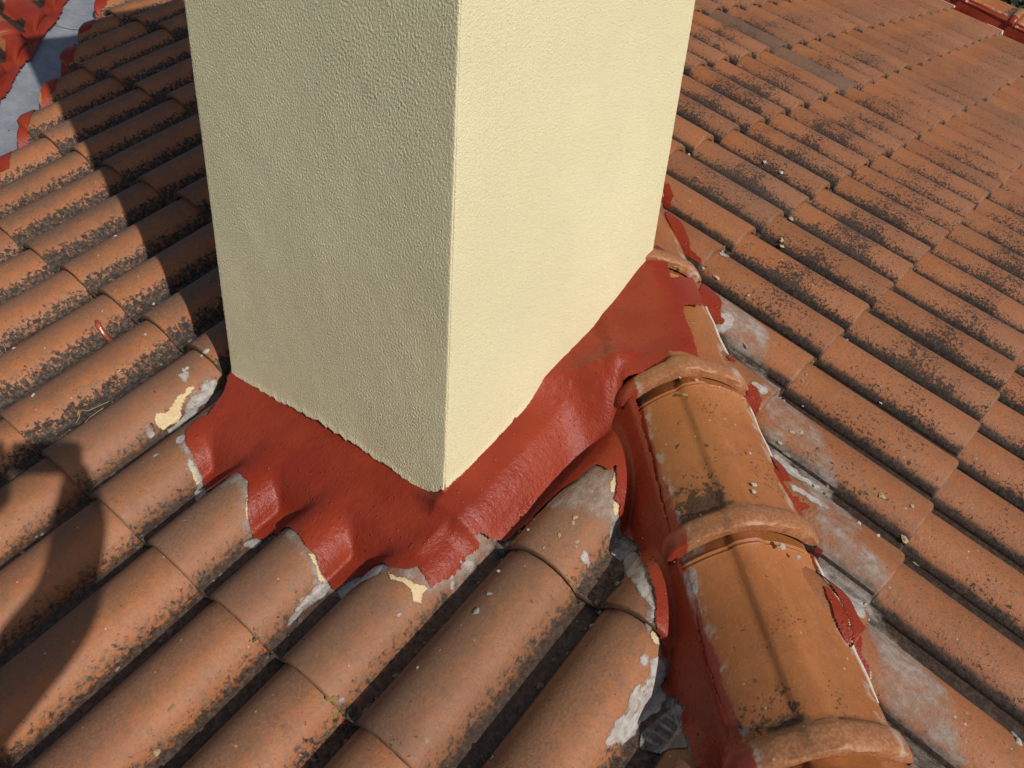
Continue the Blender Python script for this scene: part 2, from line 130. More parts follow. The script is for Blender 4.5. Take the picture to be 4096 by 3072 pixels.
CRUMBS = {'R': [(-0.8511, -0.083, 0.011, 'cream'), (-0.8342, -0.0336, 0.005, 'white'), (-0.5064, -0.1875, 0.006, 'white'), (-0.6929, -0.3045, 0.005, 'white'), (-0.6489, -0.3408, 0.006, 'grey'), (-0.6649, -0.3382, 0.006, 'grey'), (-0.9802, -0.1086, 0.005, 'grey'), (-0.9736, -0.0905, 0.006, 'white'), (-0.4876, -0.2116, 0.005, 'grey'), (-0.4949, -0.6577, 0.012, 'cream'), (-0.4922, -0.5698, 0.007, 'cream'), (-0.6811, -0.4769, 0.009, 'grey'), (-0.4865, -0.6058, 0.004, 'grey'), (-0.8493, -0.2811, 0.008, 'cream'), (-0.8413, -0.2673, 0.008, 'cream'), (-0.8713, -0.2854, 0.007, 'cream'), (0.2542, -0.901, 0.01, 'white'), (0.2509, -0.8372, 0.01, 'white'), (-0.1233, -0.6479, 0.011, 'cream'), (-0.1304, -0.6388, 0.011, 'cream'), (-0.9767, -0.0905, 0.006, 'white'), (-0.9687, -0.0533, 0.005, 'white'), (-0.8781, -0.0059, 0.012, 'cream'), (-0.8272, 0.0892, 0.005, 'white'), (-1.149, 0.25, 0.009, 'grey'), (-1.1583, 0.2574, 0.008, 'white')], 'L': [(1.9138, 1.5749, 0.006, 'white'), (1.9543, 1.6406, 0.006, 'white'), (1.9801, 1.7286, 0.009, 'grey'), (1.9742, 1.6887, 0.006, 'grey'), (2.0124, 1.5329, 0.006, 'cream'), (2.0121, 1.4863, 0.008, 'cream'), (2.0172, 1.4949, 0.006, 'cream'), (2.0419, 1.52, 0.006, 'cream'), (2.0455, 1.5299, 0.005, 'cream'), (2.0056, 1.5709, 0.004, 'cream'), (1.9517, 1.5481, 0.004, 'white'), (2.0759, 1.5754, 0.008, 'ochre'), (2.1269, 1.7532, 0.009, 'ochre'), (0.8212, 1.7275, 0.006, 'white'), (0.7851, 1.6191, 0.006, 'white'), (0.5871, 1.6258, 0.004, 'white'), (0.5284, 1.8429, 0.005, 'white'), (0.7491, 1.9023, 0.009, 'white'), (0.3327, 1.4156, 0.008, 'white'), (0.3381, 1.4285, 0.004, 'white'), (1.0025, 1.5801, 0.009, 'white'), (0.9857, 1.5891, 0.007, 'white'), (0.9917, 1.6351, 0.009, 'white'), (0.9903, 1.645, 0.007, 'white'), (0.6324, 1.5147, 0.006, 'white'), (1.6787, 2.2104, 0.011, 'cream'), (1.6569, 2.1501, 0.008, 'ochre'), (1.0788, 2.1462, 0.007, 'cream'), (1.7689, 2.2264, 0.006, 'cream'), (1.8735, 1.9798, 0.013, 'ochre'), (1.8812, 1.9883, 0.01, 'ochre'), (1.9172, 1.8828, 0.007, 'grey'), (1.9642, 1.8618, 0.006, 'grey'), (1.8638, 1.8069, 0.006, 'white'), (2.0527, 1.9395, 0.007, 'cream')], 'H': [(0.0274, -0.2247, 0.011, 'cream'), (0.0391, -0.2269, 0.01, 'cream'), (0.0312, -0.2173, 0.008, 'cream'), (0.1428, -0.2346, 0.008, 'cream'), (0.0605, -0.1967, 0.006, 'white'), (-0.0016, -0.2212, 0.005, 'grey'), (0.0308, -0.1664, 0.007, 'ochre'), (0.1, 0.1819, 0.008, 'white'), (0.1223, 0.1979, 0.007, 'white'), (0.1111, -0.0167, 0.004, 'white'), (0.0922, 0.0573, 0.006, 'white'), (0.087, 0.0723, 0.006, 'white'), (0.1231, -0.6092, 0.01, 'ochre'), (0.13, -0.5953, 0.012, 'ochre'), (0.1523, -0.6069, 0.009, 'ochre'), (0.1296, -0.5694, 0.011, 'ochre'), (0.1203, -0.5743, 0.009, 'ochre'), (0.1565, -0.5954, 0.008, 'ochre')]}
WASH = [(1.36, 1.86, 0.035, 0.035, 90), (1.37, 1.83, 0.015, 0.02, 60), (1.20, 1.86, 0.05, 0.05, 16), (1.52, 1.90, 0.07, 0.06, 40), (1.85, 1.80, 0.07, 0.06, 22), (2.02, 1.52, 0.05, 0.06, 24), (2.2, 1.70, 0.06, 0.08, 16), (1.0, 1.66, 0.05, 0.05, 30), (1.6, 1.98, 0.2, 0.1, 24), (0.9, 2.0, 0.3, 0.25, 30)]

# ---------------------------------------------------------------- scene helpers
def mesh_from(name, verts, faces, smooth=True, sharp=None):
    me = bpy.data.meshes.new(name)
    me.from_pydata([tuple(map(float, v)) for v in verts], [], [tuple(int(i) for i in f) for f in faces])
    me.update()
    if smooth:
        me.polygons.foreach_set('use_smooth', [True] * len(me.polygons))
        if sharp: me.set_sharp_from_angle(angle=math.radians(sharp))
    return me
def link(name, data, mat=None, parent=None, matrix=None):
    o = bpy.data.objects.new(name, data); COL.objects.link(o)
    if mat is not None and not data.materials: data.materials.append(mat)
    if parent is not None: o.parent = parent
    if matrix is None and parent is not None: matrix = Matrix.Identity(4)
    if matrix is not None: o.matrix_world = matrix
    return o
def tag(o, label, cat=None, group=None, kind=None):
    o['label'] = label
    if cat: o['category'] = cat
    if group: o['group'] = group
    if kind: o['kind'] = kind
    return o
def empty(name, loc=(0, 0, 0)):
    o = bpy.data.objects.new(name, None); o.empty_display_size = 0.1; COL.objects.link(o); o.location = loc; bpy.context.view_layer.update()
    return o
def frame(o, x, y, z):
    return Matrix(((x[0], y[0], z[0], o[0]), (x[1], y[1], z[1], o[1]), (x[2], y[2], z[2], o[2]), (0, 0, 0, 1)))
def slope_frame(S, u, v, z=0.0):               # local x across, y up the slope, z out of the roof
    return frame(S.at(u, v, z), S.a, -S.d, S.n)
def grid_faces(nx, ny, flip=False):            # vertices stored row by row (ny rows of nx)
    f = []
    for j in range(ny - 1):
        for i in range(nx - 1):
            a = j * nx + i; q = (a, a + 1, a + nx + 1, a + nx)
            f.append(q[::-1] if flip else q)
    return f
def value_noise(shape, cells, seed, octaves=4, rough=0.55):
    """smooth random field, bilinear lattice noise summed over octaves, range about -1..1"""
    r = np.random.default_rng(seed); out = np.zeros(shape); amp = 1.0; tot = 0.0
    for o in range(octaves):
        cy = max(2, int(cells[0] * 2 ** o)); cx = max(2, int(cells[1] * 2 ** o))
        L = r.uniform(-1, 1, (cy + 2, cx + 2))
        y = np.linspace(0, cy, shape[0]); x = np.linspace(0, cx, shape[1])
        yi = np.minimum(y.astype(int), cy); xi = np.minimum(x.astype(int), cx)
        fy = y - yi; fx = x - xi; fy = fy * fy * (3 - 2 * fy); fx = fx * fx * (3 - 2 * fx)
        a = L[np.ix_(yi, xi)]; b = L[np.ix_(yi, xi + 1)]; c = L[np.ix_(yi + 1, xi)]; d = L[np.ix_(yi + 1, xi + 1)]
        out += amp * ((a * (1 - fx) + b * fx) * (1 - fy)[:, None] + (c * (1 - fx) + d * fx) * fy[:, None])
        tot += amp; amp *= rough
    return out / tot

# ---------------------------------------------------------------- materials
class X:
    """a shader socket with arithmetic"""
    t = None
    def __init__(s, k): s.k = k
    def _m(op, a, b=None, clamp=False):
        n = X.t.nodes.new('ShaderNodeMath'); n.operation = op; n.use_clamp = clamp
        for i, q in enumerate((a, b)):
            if q is None: continue
            if isinstance(q, X): X.t.links.new(q.k, n.inputs[i])
            else: n.inputs[i].default_value = q
        return X(n.outputs[0])
    def __add__(s, o): return X._m('ADD', s, o)
    def __radd__(s, o): return X._m('ADD', o, s)
    def __sub__(s, o): return X._m('SUBTRACT', s, o)
    def __rsub__(s, o): return X._m('SUBTRACT', o, s)
    def __mul__(s, o): return X._m('MULTIPLY', s, o)
    def __rmul__(s, o): return X._m('MULTIPLY', o, s)
    def clamp(s): return X._m('ADD', s, 0.0, True)
    def max(s, o): return X._m('MAXIMUM', s, o)
    def min(s, o): return X._m('MINIMUM', s, o)
    def abs(s): return X._m('ABSOLUTE', s)
def step(x, lo, hi):
    n = X.t.nodes.new('ShaderNodeMapRange'); n.interpolation_type = 'SMOOTHSTEP'
    X.t.links.new(x.k, n.inputs[0]); n.inputs[1].default_value = lo; n.inputs[2].default_value = hi
    n.inputs[3].default_value = 0.0; n.inputs[4].default_value = 1.0
    if lo > hi:
        n.inputs[1].default_value = hi; n.inputs[2].default_value = lo; n.inputs[3].default_value = 1.0; n.inputs[4].default_value = 0.0
    return X(n.outputs[0])
def noise(p, scale, detail=4, rough=0.55, dist=0.0):
    n = X.t.nodes.new('ShaderNodeTexNoise'); n.inputs['Scale'].default_value = scale; n.inputs['Detail'].default_value = detail
    n.inputs['Roughness'].default_value = rough; n.inputs['Distortion'].default_value = dist
    X.t.links.new(p.k, n.inputs['Vector']); return X(n.outputs[0])
def voronoi(p, scale, rnd=1.0):
    n = X.t.nodes.new('ShaderNodeTexVoronoi'); n.inputs['Scale'].default_value = scale; n.inputs['Randomness'].default_value = rnd
    X.t.links.new(p.k, n.inputs['Vector']); return X(n.outputs[0]), X(n.outputs[1])
def rgb(c):
    n = X.t.nodes.new('ShaderNodeRGB'); n.outputs[0].default_value = (c[0], c[1], c[2], 1); return X(n.outputs[0])
def mix(f, a, b):
    n = X.t.nodes.new('ShaderNodeMix'); n.data_type = 'RGBA'
    if isinstance(f, X): X.t.links.new(f.k, n.inputs[0])
    else: n.inputs[0].default_value = f
    for i, q in ((6, a), (7, b)):
        q = q if isinstance(q, X) else rgb(q)
        X.t.links.new(q.k, n.inputs[i])
    return X(n.outputs[2])
def scale_col(c, f):
    n = X.t.nodes.new('ShaderNodeVectorMath'); n.operation = 'SCALE'; X.t.links.new(c.k, n.inputs[0]); X.t.links.new(f.k, n.inputs['Scale'])
    return X(n.outputs[0])
def vec(x, y, z):
    n = X.t.nodes.new('ShaderNodeCombineXYZ')
    for i, q in enumerate((x, y, z)):
        if isinstance(q, X): X.t.links.new(q.k, n.inputs[i])
        else: n.inputs[i].default_value = q
    return X(n.outputs[0])
def vadd(a, b):
    n = X.t.nodes.new('ShaderNodeVectorMath'); n.operation = 'ADD'; X.t.links.new(a.k, n.inputs[0]); X.t.links.new(b.k, n.inputs[1]); return X(n.outputs[0])
def vmul(a, c):
    n = X.t.nodes.new('ShaderNodeVectorMath'); n.operation = 'MULTIPLY'; X.t.links.new(a.k, n.inputs[0]); n.inputs[1].default_value = c; return X(n.outputs[0])
def sep(p):
    n = X.t.nodes.new('ShaderNodeSeparateXYZ'); X.t.links.new(p.k, n.inputs[0]); return [X(o) for o in n.outputs]
def new_mat(name):
    m = bpy.data.materials.new(name); m.use_nodes = True; X.t = m.node_tree
    bsdf = m.node_tree.nodes['Principled BSDF']; return m, bsdf
def finish(bsdf, col, rough, bump=None, dist=0.002, strength=1.0, spec=0.5):
    def setin(nm, v):
        if isinstance(v, X): X.t.links.new(v.k, bsdf.inputs[nm])
        elif isinstance(v, tuple): bsdf.inputs[nm].default_value = (*v, 1)
        else: bsdf.inputs[nm].default_value = v
    setin('Base Color', col); setin('Roughness', rough); bsdf.inputs['Specular IOR Level'].default_value = spec
    if bump is not None:
        n = X.t.nodes.new('ShaderNodeBump'); n.inputs['Distance'].default_value = dist; n.inputs['Strength'].default_value = strength
        X.t.links.new(bump.k, n.inputs['Height']); X.t.links.new(n.outputs[0], bsdf.inputs['Normal'])
def tex_object():
    return X(X.t.nodes.new('ShaderNodeTexCoord').outputs['Object'])
def obj_info():
    n = X.t.nodes.new('ShaderNodeObjectInfo'); return X(n.outputs['Random']), X(n.outputs['Color'])

def terracotta(name, w, l, side):
    """clay roof tile: per-tile tint, weather film, lichen flecks, dirt and painted gap shade in the joints; object colour = weather, dullness, lichen"""
    m, b = new_mat(name)
    p0 = tex_object(); rnd, oc = obj_info(); ocs = sep(oc); weather, dull, lich = ocs[0], ocs[1], ocs[2]
    p = vadd(p0, vec(rnd * 53.0, rnd * 31.0, rnd * 17.0))
    x, y, z = sep(p0)
    big = noise(p, 7, 4); mid = noise(p, 38, 6, 0.65); fine = noise(p, 190, 4, 0.6); flk = noise(p, 95, 5, 0.7)
    str_ = noise(vmul(p, (1.0, 0.16, 1.0)), 42, 4, 0.6)
    base = mix(step(big, 0.35, 0.65), (0.372, 0.116, 0.035), (0.422, 0.154, 0.053))
    base = mix(step(rnd, 0.0, 1.0) * 0.55, base, (0.345, 0.112, 0.036))
    base = mix(step(fine, 0.54, 0.66) * 0.45, base, (0.48, 0.21, 0.085))
    base = mix(step(noise(p, 27, 5, 0.7), 0.46, 0.64) * (0.38 if side == 'left' else 0.3), base, (0.235, 0.122, 0.060))
    base = mix(step(flk, 0.49, 0.60) * 0.50, base, (0.235, 0.112, 0.050))
    base = mix(step(noise(p, 130, 3, 0.6), 0.56, 0.64) * 0.35, base, (0.155, 0.085, 0.046))
    base = mix(step(str_, 0.5, 0.72) * 0.30, base, (0.28, 0.105, 0.042))
    # weather film, strongest on the lower two thirds
    yl = y * (1.0 / l)
    if side == 'right':
        film = step(1.02 - yl + (mid - 0.5) * 0.9, 0.22, 0.62) * weather
        base = mix(film * 0.80, base, mix(step(fine, 0.4, 0.62), (0.245, 0.098, 0.046), (0.325, 0.145, 0.074)))
        band = step((yl - 0.50 + (big - 0.5) * 0.9).abs(), 0.36, 0.05)
        left = step(x, -0.58 * w, -0.70 * w)
        area = (band * 0.34 + left * 0.40 + step(noise(p, 11, 4, 0.7), 0.46, 0.66) * 0.30) * lich + film * 0.10 - 0.16
    else:
        film = step(x + (mid - 0.5) * 0.10 + (big - 0.5) * 0.10, -0.12 * w, -0.38 * w) * weather
        base = mix(film * 0.80, base, mix(step(fine, 0.4, 0.62), (0.128, 0.076, 0.047), (0.215, 0.124, 0.074)))
        xm = x + lich * (0.085 * w) + (mid - 0.5) * 0.03
        pan = step(xm, -0.07 * w, 0.06 * w)
        crest = step(x, -0.42 * w, -0.62 * w)
        area = (pan * 0.85 + crest * 0.40 + step(yl, 0.18, 0.0) * 0.20) * lich - 0.22
    spk = noise(p, 140 if side == 'right' else 90, 5, 0.75, 0.3)
    thr = spk + area * 0.245
    lm = step(thr, 0.605, 0.665)
    base = mix(lm * 0.93, base, mix(step(fine, 0.42, 0.6), (0.022, 0.017, 0.014), (0.070, 0.052, 0.040)))
    spots, _ = voronoi(vadd(p, vec(fine * 0.006, mid * 0.006, 0.0)), 170)
    dots = step(spots, 0.30, 0.20) * step(noise(p, 14, 3), 0.50, 0.62) * lich
    base = mix(dots * 0.75, base, (0.055, 0.036, 0.030))
    pale, pid = voronoi(p, 55); pidx = sep(pid)[0]
    base = mix(step(pale, 0.14, 0.07) * step(pidx, 0.86, 0.88) * 0.8, base, (0.48, 0.42, 0.33))
    # grime and painted gap shade in the joint under the next roll and at the foot of the left flank
    gr = step(x + (mid - 0.5) * 0.012, -0.675 * w, -0.712 * w).max(step(x + (mid - 0.5) * 0.02, (0.055 if side == 'right' else 0.20) * w, (0.105 if side == 'right' else 0.25) * w))
    if side == 'left':
        pg = step(xm + (spk - 0.5) * 0.10, -0.01 * w, 0.07 * w)
        base = mix(pg * 0.90, base, mix(step(flk, 0.44, 0.6), (0.030, 0.024, 0.019), (0.105, 0.080, 0.060)))
    base = mix(gr * 0.94, base, mix(step(flk, 0.46, 0.6), (0.016, 0.012, 0.010), (0.050, 0.036, 0.026)))
    ft = step(y + (mid - 0.5) * 0.006, 0.005, 0.0015)
    base = mix(ft * 0.55, base, (0.13, 0.072, 0.036))
    base = mix(dull, base, (0.140, 0.098, 0.068))
    base = scale_col(base, (0.80 if side == 'right' else 0.86) + rnd * 0.26)
    rough = (0.58 + lm * 0.3 + film * 0.18 + (fine - 0.5) * 0.25).clamp()
    finish(b, base, rough, fine * 0.55 + mid * 0.5 + spk * 0.4 + lm * 0.5, 0.0022, 0.75, 0.45)
    return m
M_LEFT = terracotta('terracotta_left', 0.21, 0.39658, 'left')
M_RIGHT = terracotta('terracotta_right', 0.18585, 0.350976, 'right')

def ridge_clay():
    m, b = new_mat('ridge_clay')
    p0 = tex_object(); rnd, oc = obj_info(); paint = sep(oc)
    p = vadd(p0, vec(rnd * 23.0, rnd * 41.0, 0.0)); x, y, z = sep(p0)
    big = noise(p, 6, 4); mid = noise(p, 34, 6, 0.65); fine = noise(p, 190, 4); spk = noise(p, 55, 6, 0.7)
    base = mix(step(big, 0.35, 0.65), (0.355, 0.112, 0.027), (0.395, 0.140, 0.040))
    base = mix(step(mid, 0.47, 0.68) * 0.5, base, (0.275, 0.092, 0.026))
    base = mix(step(noise(vmul(p, (1.0, 0.22, 1.0)), 30, 5, 0.65), 0.48, 0.70) * 0.35, base, (0.235, 0.085, 0.030))
    base = mix(step(fine, 0.55, 0.66) * 0.35, base, (0.47, 0.20, 0.08))
    # lichen on the left half, gathering towards the lower end; more dark flecks in the crease beside the rib
    area = step(x, -0.005, -0.03) * step(y, 0.16, 0.04) * 0.26 + step((x + 0.027).abs(), 0.010, 0.002) * step(y, 0.16, 0.03) * 0.07
    area = area * (0.45 + rnd * 0.75) + (rnd - 0.4) * 0.08
    lm = step(spk + area, 0.64, 0.70)
    dot, _ = voronoi(p, 130)
    lm = lm.max(step(dot, 0.33, 0.24) * step(noise(p, 13, 3) + area * 0.7, 0.55, 0.66) * 0.8)
    lm = lm.max(step((x + 0.040).abs() + (mid - 0.5) * 0.05, 0.034, 0.018) * step((y - 0.050).abs() + (spk - 0.5) * 0.02, 0.013, 0.005))
    lm = lm * step(y, 0.040, 0.052)
    base = mix(lm * 0.88, base, mix(step(fine, 0.4, 0.6), (0.028, 0.020, 0.015), (0.085, 0.050, 0.030)))
    collar = step(y, 0.050, 0.046)
    base = mix(collar * 0.55, base, mix(step(fine, 0.42, 0.6), (0.27, 0.115, 0.055), (0.40, 0.20, 0.10)))
    pale, pid = voronoi(p, 60); base = mix(step(pale, 0.13, 0.07) * step(sep(pid)[0], 0.85, 0.87) * 0.8, base, (0.55, 0.50, 0.40))
    edge = x + 0.098 + (noise(p, 22, 6, 0.7) - 0.5) * 0.030
    sm = step(edge, 0.018, 0.003) * step(noise(p, 30, 5, 0.7), 0.50, 0.60)
    base = mix(sm * 0.75, base, (0.42, 0.36, 0.31))
    edge2 = 0.112 - x + (noise(p, 26, 6, 0.7) - 0.5) * 0.030
    base = mix(step(edge2, 0.020, 0.004) * step(noise(p, 18, 5, 0.7), 0.5, 0.62) * 0.6, base, (0.52, 0.44, 0.36))
    red = step(edge, 0.003, -0.001) * paint[0]
    base = mix(red, base, mix(step(mid, 0.4, 0.65), (0.262, 0.038, 0.015), (0.31, 0.050, 0.019)))
    rough = (0.50 + lm * 0.35 - red * 0.16 + (fine - 0.5) * 0.2).clamp()
    finish(b, base, rough, fine * 0.4 + mid * 0.5 + lm * 0.5, 0.002, 0.6, 0.5)
    return m
M_RIDGE = ridge_clay()

def red_membrane():
    m, b = new_mat('red_membrane')
    p = tex_object()
    big = noise(p, 7, 4); mid = noise(p, 40, 5, 0.6); fine = noise(p, 160, 5, 0.6)
    br = noise(vmul(p, (1.0, 0.25, 1.0)), 70, 4, 0.6)
    base = mix(step(big, 0.35, 0.65), (0.240, 0.026, 0.010), (0.295, 0.038, 0.014))
    base = mix(step(mid, 0.5, 0.72) * 0.4, base, (0.225, 0.033, 0.014))
    dot, did = voronoi(p, 110)
    blob = step(dot, 0.36, 0.12) * step(sep(did)[0], 0.86, 0.88)
    pit = step(dot, 0.12, 0.05) * step(sep(did)[1], 0.955, 0.96)
    base = mix(pit * 0.8, base, (0.05, 0.012, 0.008))
    rough = (0.38 + (mid - 0.5) * 0.35 + (big - 0.5) * 0.4).clamp()
    br2 = noise(vmul(p, (0.18, 1.0, 1.0)), 110, 4, 0.65)
    finish(b, base, rough, fine * 0.6 + br * 0.55 + br2 * 0.55 + mid * 0.7 + blob * 0.9 - pit * 0.6, 0.0030, 0.62, 0.30)
    return m
M_RED = red_membrane()

def plain(name, c1, c2, rough, scale=60, bump=0.0015, flecks=None, c3=None, spec=0.4, thin=None):
    m, b = new_mat(name); p = tex_object()
    n = noise(p, scale, 6, 0.65); f = noise(p, scale * 4.2, 4)
    base = mix(step(n, 0.38, 0.64), c1, c2)
    base = mix(step(f, 0.55, 0.66) * 0.35, base, tuple(min(1, q * 1.35) for q in c2))
    if flecks: base = mix(step(noise(p, scale * 1.7, 6, 0.75), flecks, flecks + 0.05), base, c3)
    if thin:                                                   # a wash that thins out towards its edge
        a = X.t.nodes.new('ShaderNodeAttribute'); a.attribute_name = 'cover'; cov = X(a.outputs['Fac'])
        al = step(cov * thin[0] + noise(vmul(p, (1.0, 0.5, 1.0)), thin[1], 6, 0.75), thin[2], thin[2] + thin[4])
        X.t.links.new((al * thin[3]).k, b.inputs['Alpha'])
    finish(b, base, rough, n + f * 0.6, bump, 0.8, spec); return m
M_CREAM_SMEAR = plain('cream_smear', (0.60, 0.43, 0.23), (0.66, 0.50, 0.29), 0.8, 40)
M_WHITE_SMEAR = plain('white_smear', (0.40, 0.345, 0.305), (0.56, 0.51, 0.46), 0.85, 70, 0.0015, 0.62, (0.31, 0.17, 0.10), 0.3, (0.34, 46, 0.60, 0.86, 0.20))
M_GREY_SMEAR = plain('grey_smear', (0.150, 0.135, 0.120), (0.32, 0.295, 0.27), 0.9, 40, 0.002, 0.6, (0.055, 0.045, 0.038), 0.3, (0.6, 40, 0.50, 1.0, 0.17))
M_CHALK = plain('chalk_wash', (0.36, 0.29, 0.235), (0.50, 0.43, 0.37), 0.9, 70, 0.001, None, None, 0.3, (0.24, 26, 0.55, 0.70, 0.36))
M_CRUMB = {'cream': plain('cream_crumb', (0.50, 0.38, 0.20), (0.62, 0.49, 0.28), 0.9, 220, 0.002),
           'white': plain('white_crumb', (0.50, 0.47, 0.40), (0.64, 0.60, 0.53), 0.9, 240, 0.002),
           'grey': plain('grey_crumb', (0.27, 0.25, 0.23), (0.40, 0.38, 0.35), 0.9, 240, 0.002),
           'ochre': plain('ochre_lichen', (0.34, 0.22, 0.05), (0.46, 0.33, 0.10), 0.9, 240, 0.002)}
M_ZINC = plain('painted_zinc', (0.230, 0.240, 0.258), (0.29, 0.300, 0.318), 0.5, 14, 0.0004, 0.71, (0.36, 0.37, 0.38), 0.5)
M_DECK = plain('roof_felt', (0.030, 0.025, 0.022), (0.055, 0.045, 0.038), 0.95, 30)
M_CAULK = plain('caulk', (0.58, 0.50, 0.40), (0.68, 0.61, 0.50), 0.7, 90)
M_LICHEN = plain('pale_lichen', (0.17, 0.130, 0.092), (0.30, 0.240, 0.170), 0.95, 220)
M_MORTAR = plain('joint_mortar', (0.30, 0.27, 0.225), (0.45, 0.41, 0.35), 0.95, 160, 0.002, 0.58, (0.10, 0.08, 0.06))
M_MOSS = plain('joint_moss', (0.050, 0.040, 0.026), (0.14, 0.115, 0.075), 0.95, 200, 0.002, 0.62, (0.30, 0.26, 0.19))
M_GRASS_DRY = plain('dry_grass', (0.33, 0.26, 0.13), (0.42, 0.34, 0.18), 0.8, 60)
M_DRIP = plain('red_drip', (0.30, 0.055, 0.028), (0.36, 0.085, 0.045), 0.2, 60, 0.001, None, None, 0.6)

def stucco():
    m, b = new_mat('cream_stucco'); p = tex_object()
    f = noise(p, 420, 3, 0.6); mid = noise(p, 120, 4, 0.6); big = noise(p, 3.0, 3)
    base = mix(step(big, 0.35, 0.65), (0.752, 0.662, 0.412), (0.790, 0.700, 0.442))
    base = mix(step(mid, 0.55, 0.75) * 0.25, base, (0.63, 0.555, 0.32))
    pit, pid = voronoi(vmul(p, (1.0, 1.0, 0.6)), 95)
    base = mix(step(pit, 0.14, 0.06) * step(sep(pid)[0], 0.74, 0.76) * 0.5, base, (0.42, 0.34, 0.17))
    wm = noise(vmul(p, (1.0, 1.0, 0.7)), 400, 2, 0.5, 0.9)
    finish(b, base, 0.88, f * 0.35 + mid * 0.3 + wm * 0.9, 0.0024, 0.9, 0.3); return m
M_STUCCO = stucco()

# ---------------------------------------------------------------- the roof slopes and their tiles
F_PX = 3287.07 / 4096.0
def in_view(P, m=0.10):
    P = np.atleast_2d(P); d = P @ np.array(CAM_F); d = np.where(d < 0.15, np.nan, d)
    x = (P @ np.array(CAM_R)) / d * F_PX; y = (P @ np.array(CAM_U)) / d * F_PX
    return bool(np.any((np.abs(x) < 0.5 + m) & (np.abs(y) < 0.375 + m)))
def tile_mesh(name, S, seed, wobble=1.0):
    r = np.random.default_rng(seed); k = S.w / 0.21
    xs = np.array([-0.73, -0.727, -0.715, -0.69, -0.65, -0.60, -0.53, -0.45, -0.37, -0.29, -0.21, -0.14, -0.085, -0.045, -0.018, -0.005, 0.0, 0.012, 0.06, 0.14, 0.31])
    zs = profile(xs) * k; zs[0] = 0.006; zs[1] = 0.010
    ys = np.array([0.0, 0.0022, 0.007, S.l * 0.5, S.l + 0.045]); dz = np.array([-0.0045, -0.0010, 0.0, 0.0, 0.0])
    warp = r.uniform(-1, 1, 4) * np.array((wobble, 1, wobble, 1))
    V = []
    for y, d in zip(ys, dz):
        for x, z in zip(xs, zs):
            wob = 0.0018 * warp[0] * math.sin(9 * y + 3 * warp[1]) + 0.0016 * warp[2] * math.sin(14 * x + warp[3]) + (r.normal(0, 0.0005) if y < 0.01 else 0)
            V.append((x * S.w, y - (r.normal(0, 0.0006) if y < 0.001 else 0), z + d + wob + S.rise * (1 - y / S.l)))
    n = len(xs); ny = len(ys)
    F = grid_faces(n, ny)
    th = 0.0155
    b0 = len(V)                                # rim: down the front, back under
    for x, z in zip(xs, zs): V.append((x * S.w, 0.0012, z - th + S.rise))
    for x, z in zip(xs, zs): V.append((x * S.w, 0.05, z - th + S.rise * (1 - 0.05 / S.l)))
    for i in range(n - 1):
        F.append((b0 + i, b0 + i + 1, i + 1, i)); F.append((b0 + n + i, b0 + n + i + 1, b0 + i + 1, b0 + i))
    e0 = len(V)                                # left edge of the roll
    for y in ys: V.append((xs[0] * S.w + 0.002, y, 0.006 - th * 0.8 + S.rise * (1 - y / S.l)))
    for j in range(ny - 1): F.append((e0 + j, j * n, (j + 1) * n, e0 + j + 1)[::-1])
    return mesh_from(name, V, F, True, 50)
def cut_mesh(me, M, planes):
    """copy of a tile sawn along world planes (point, normal of the part cut away)"""
    bm = bmesh.new(); bm.from_mesh(me); Mi = M.inverted()
    for p, nrm in planes:
        pl = Mi @ Vector(p); nl = (Mi.to_3x3() @ Vector(nrm)).normalized()
        bmesh.ops.bisect_plane(bm, geom=bm.verts[:] + bm.edges[:] + bm.faces[:], plane_co=pl, plane_no=nl, clear_outer=True)
    if not bm.faces: bm.free(); return None
    out = bpy.data.meshes.new('roof_tile_cut'); bm.to_mesh(out); bm.free()
    out.materials.append(me.materials[0]); return out
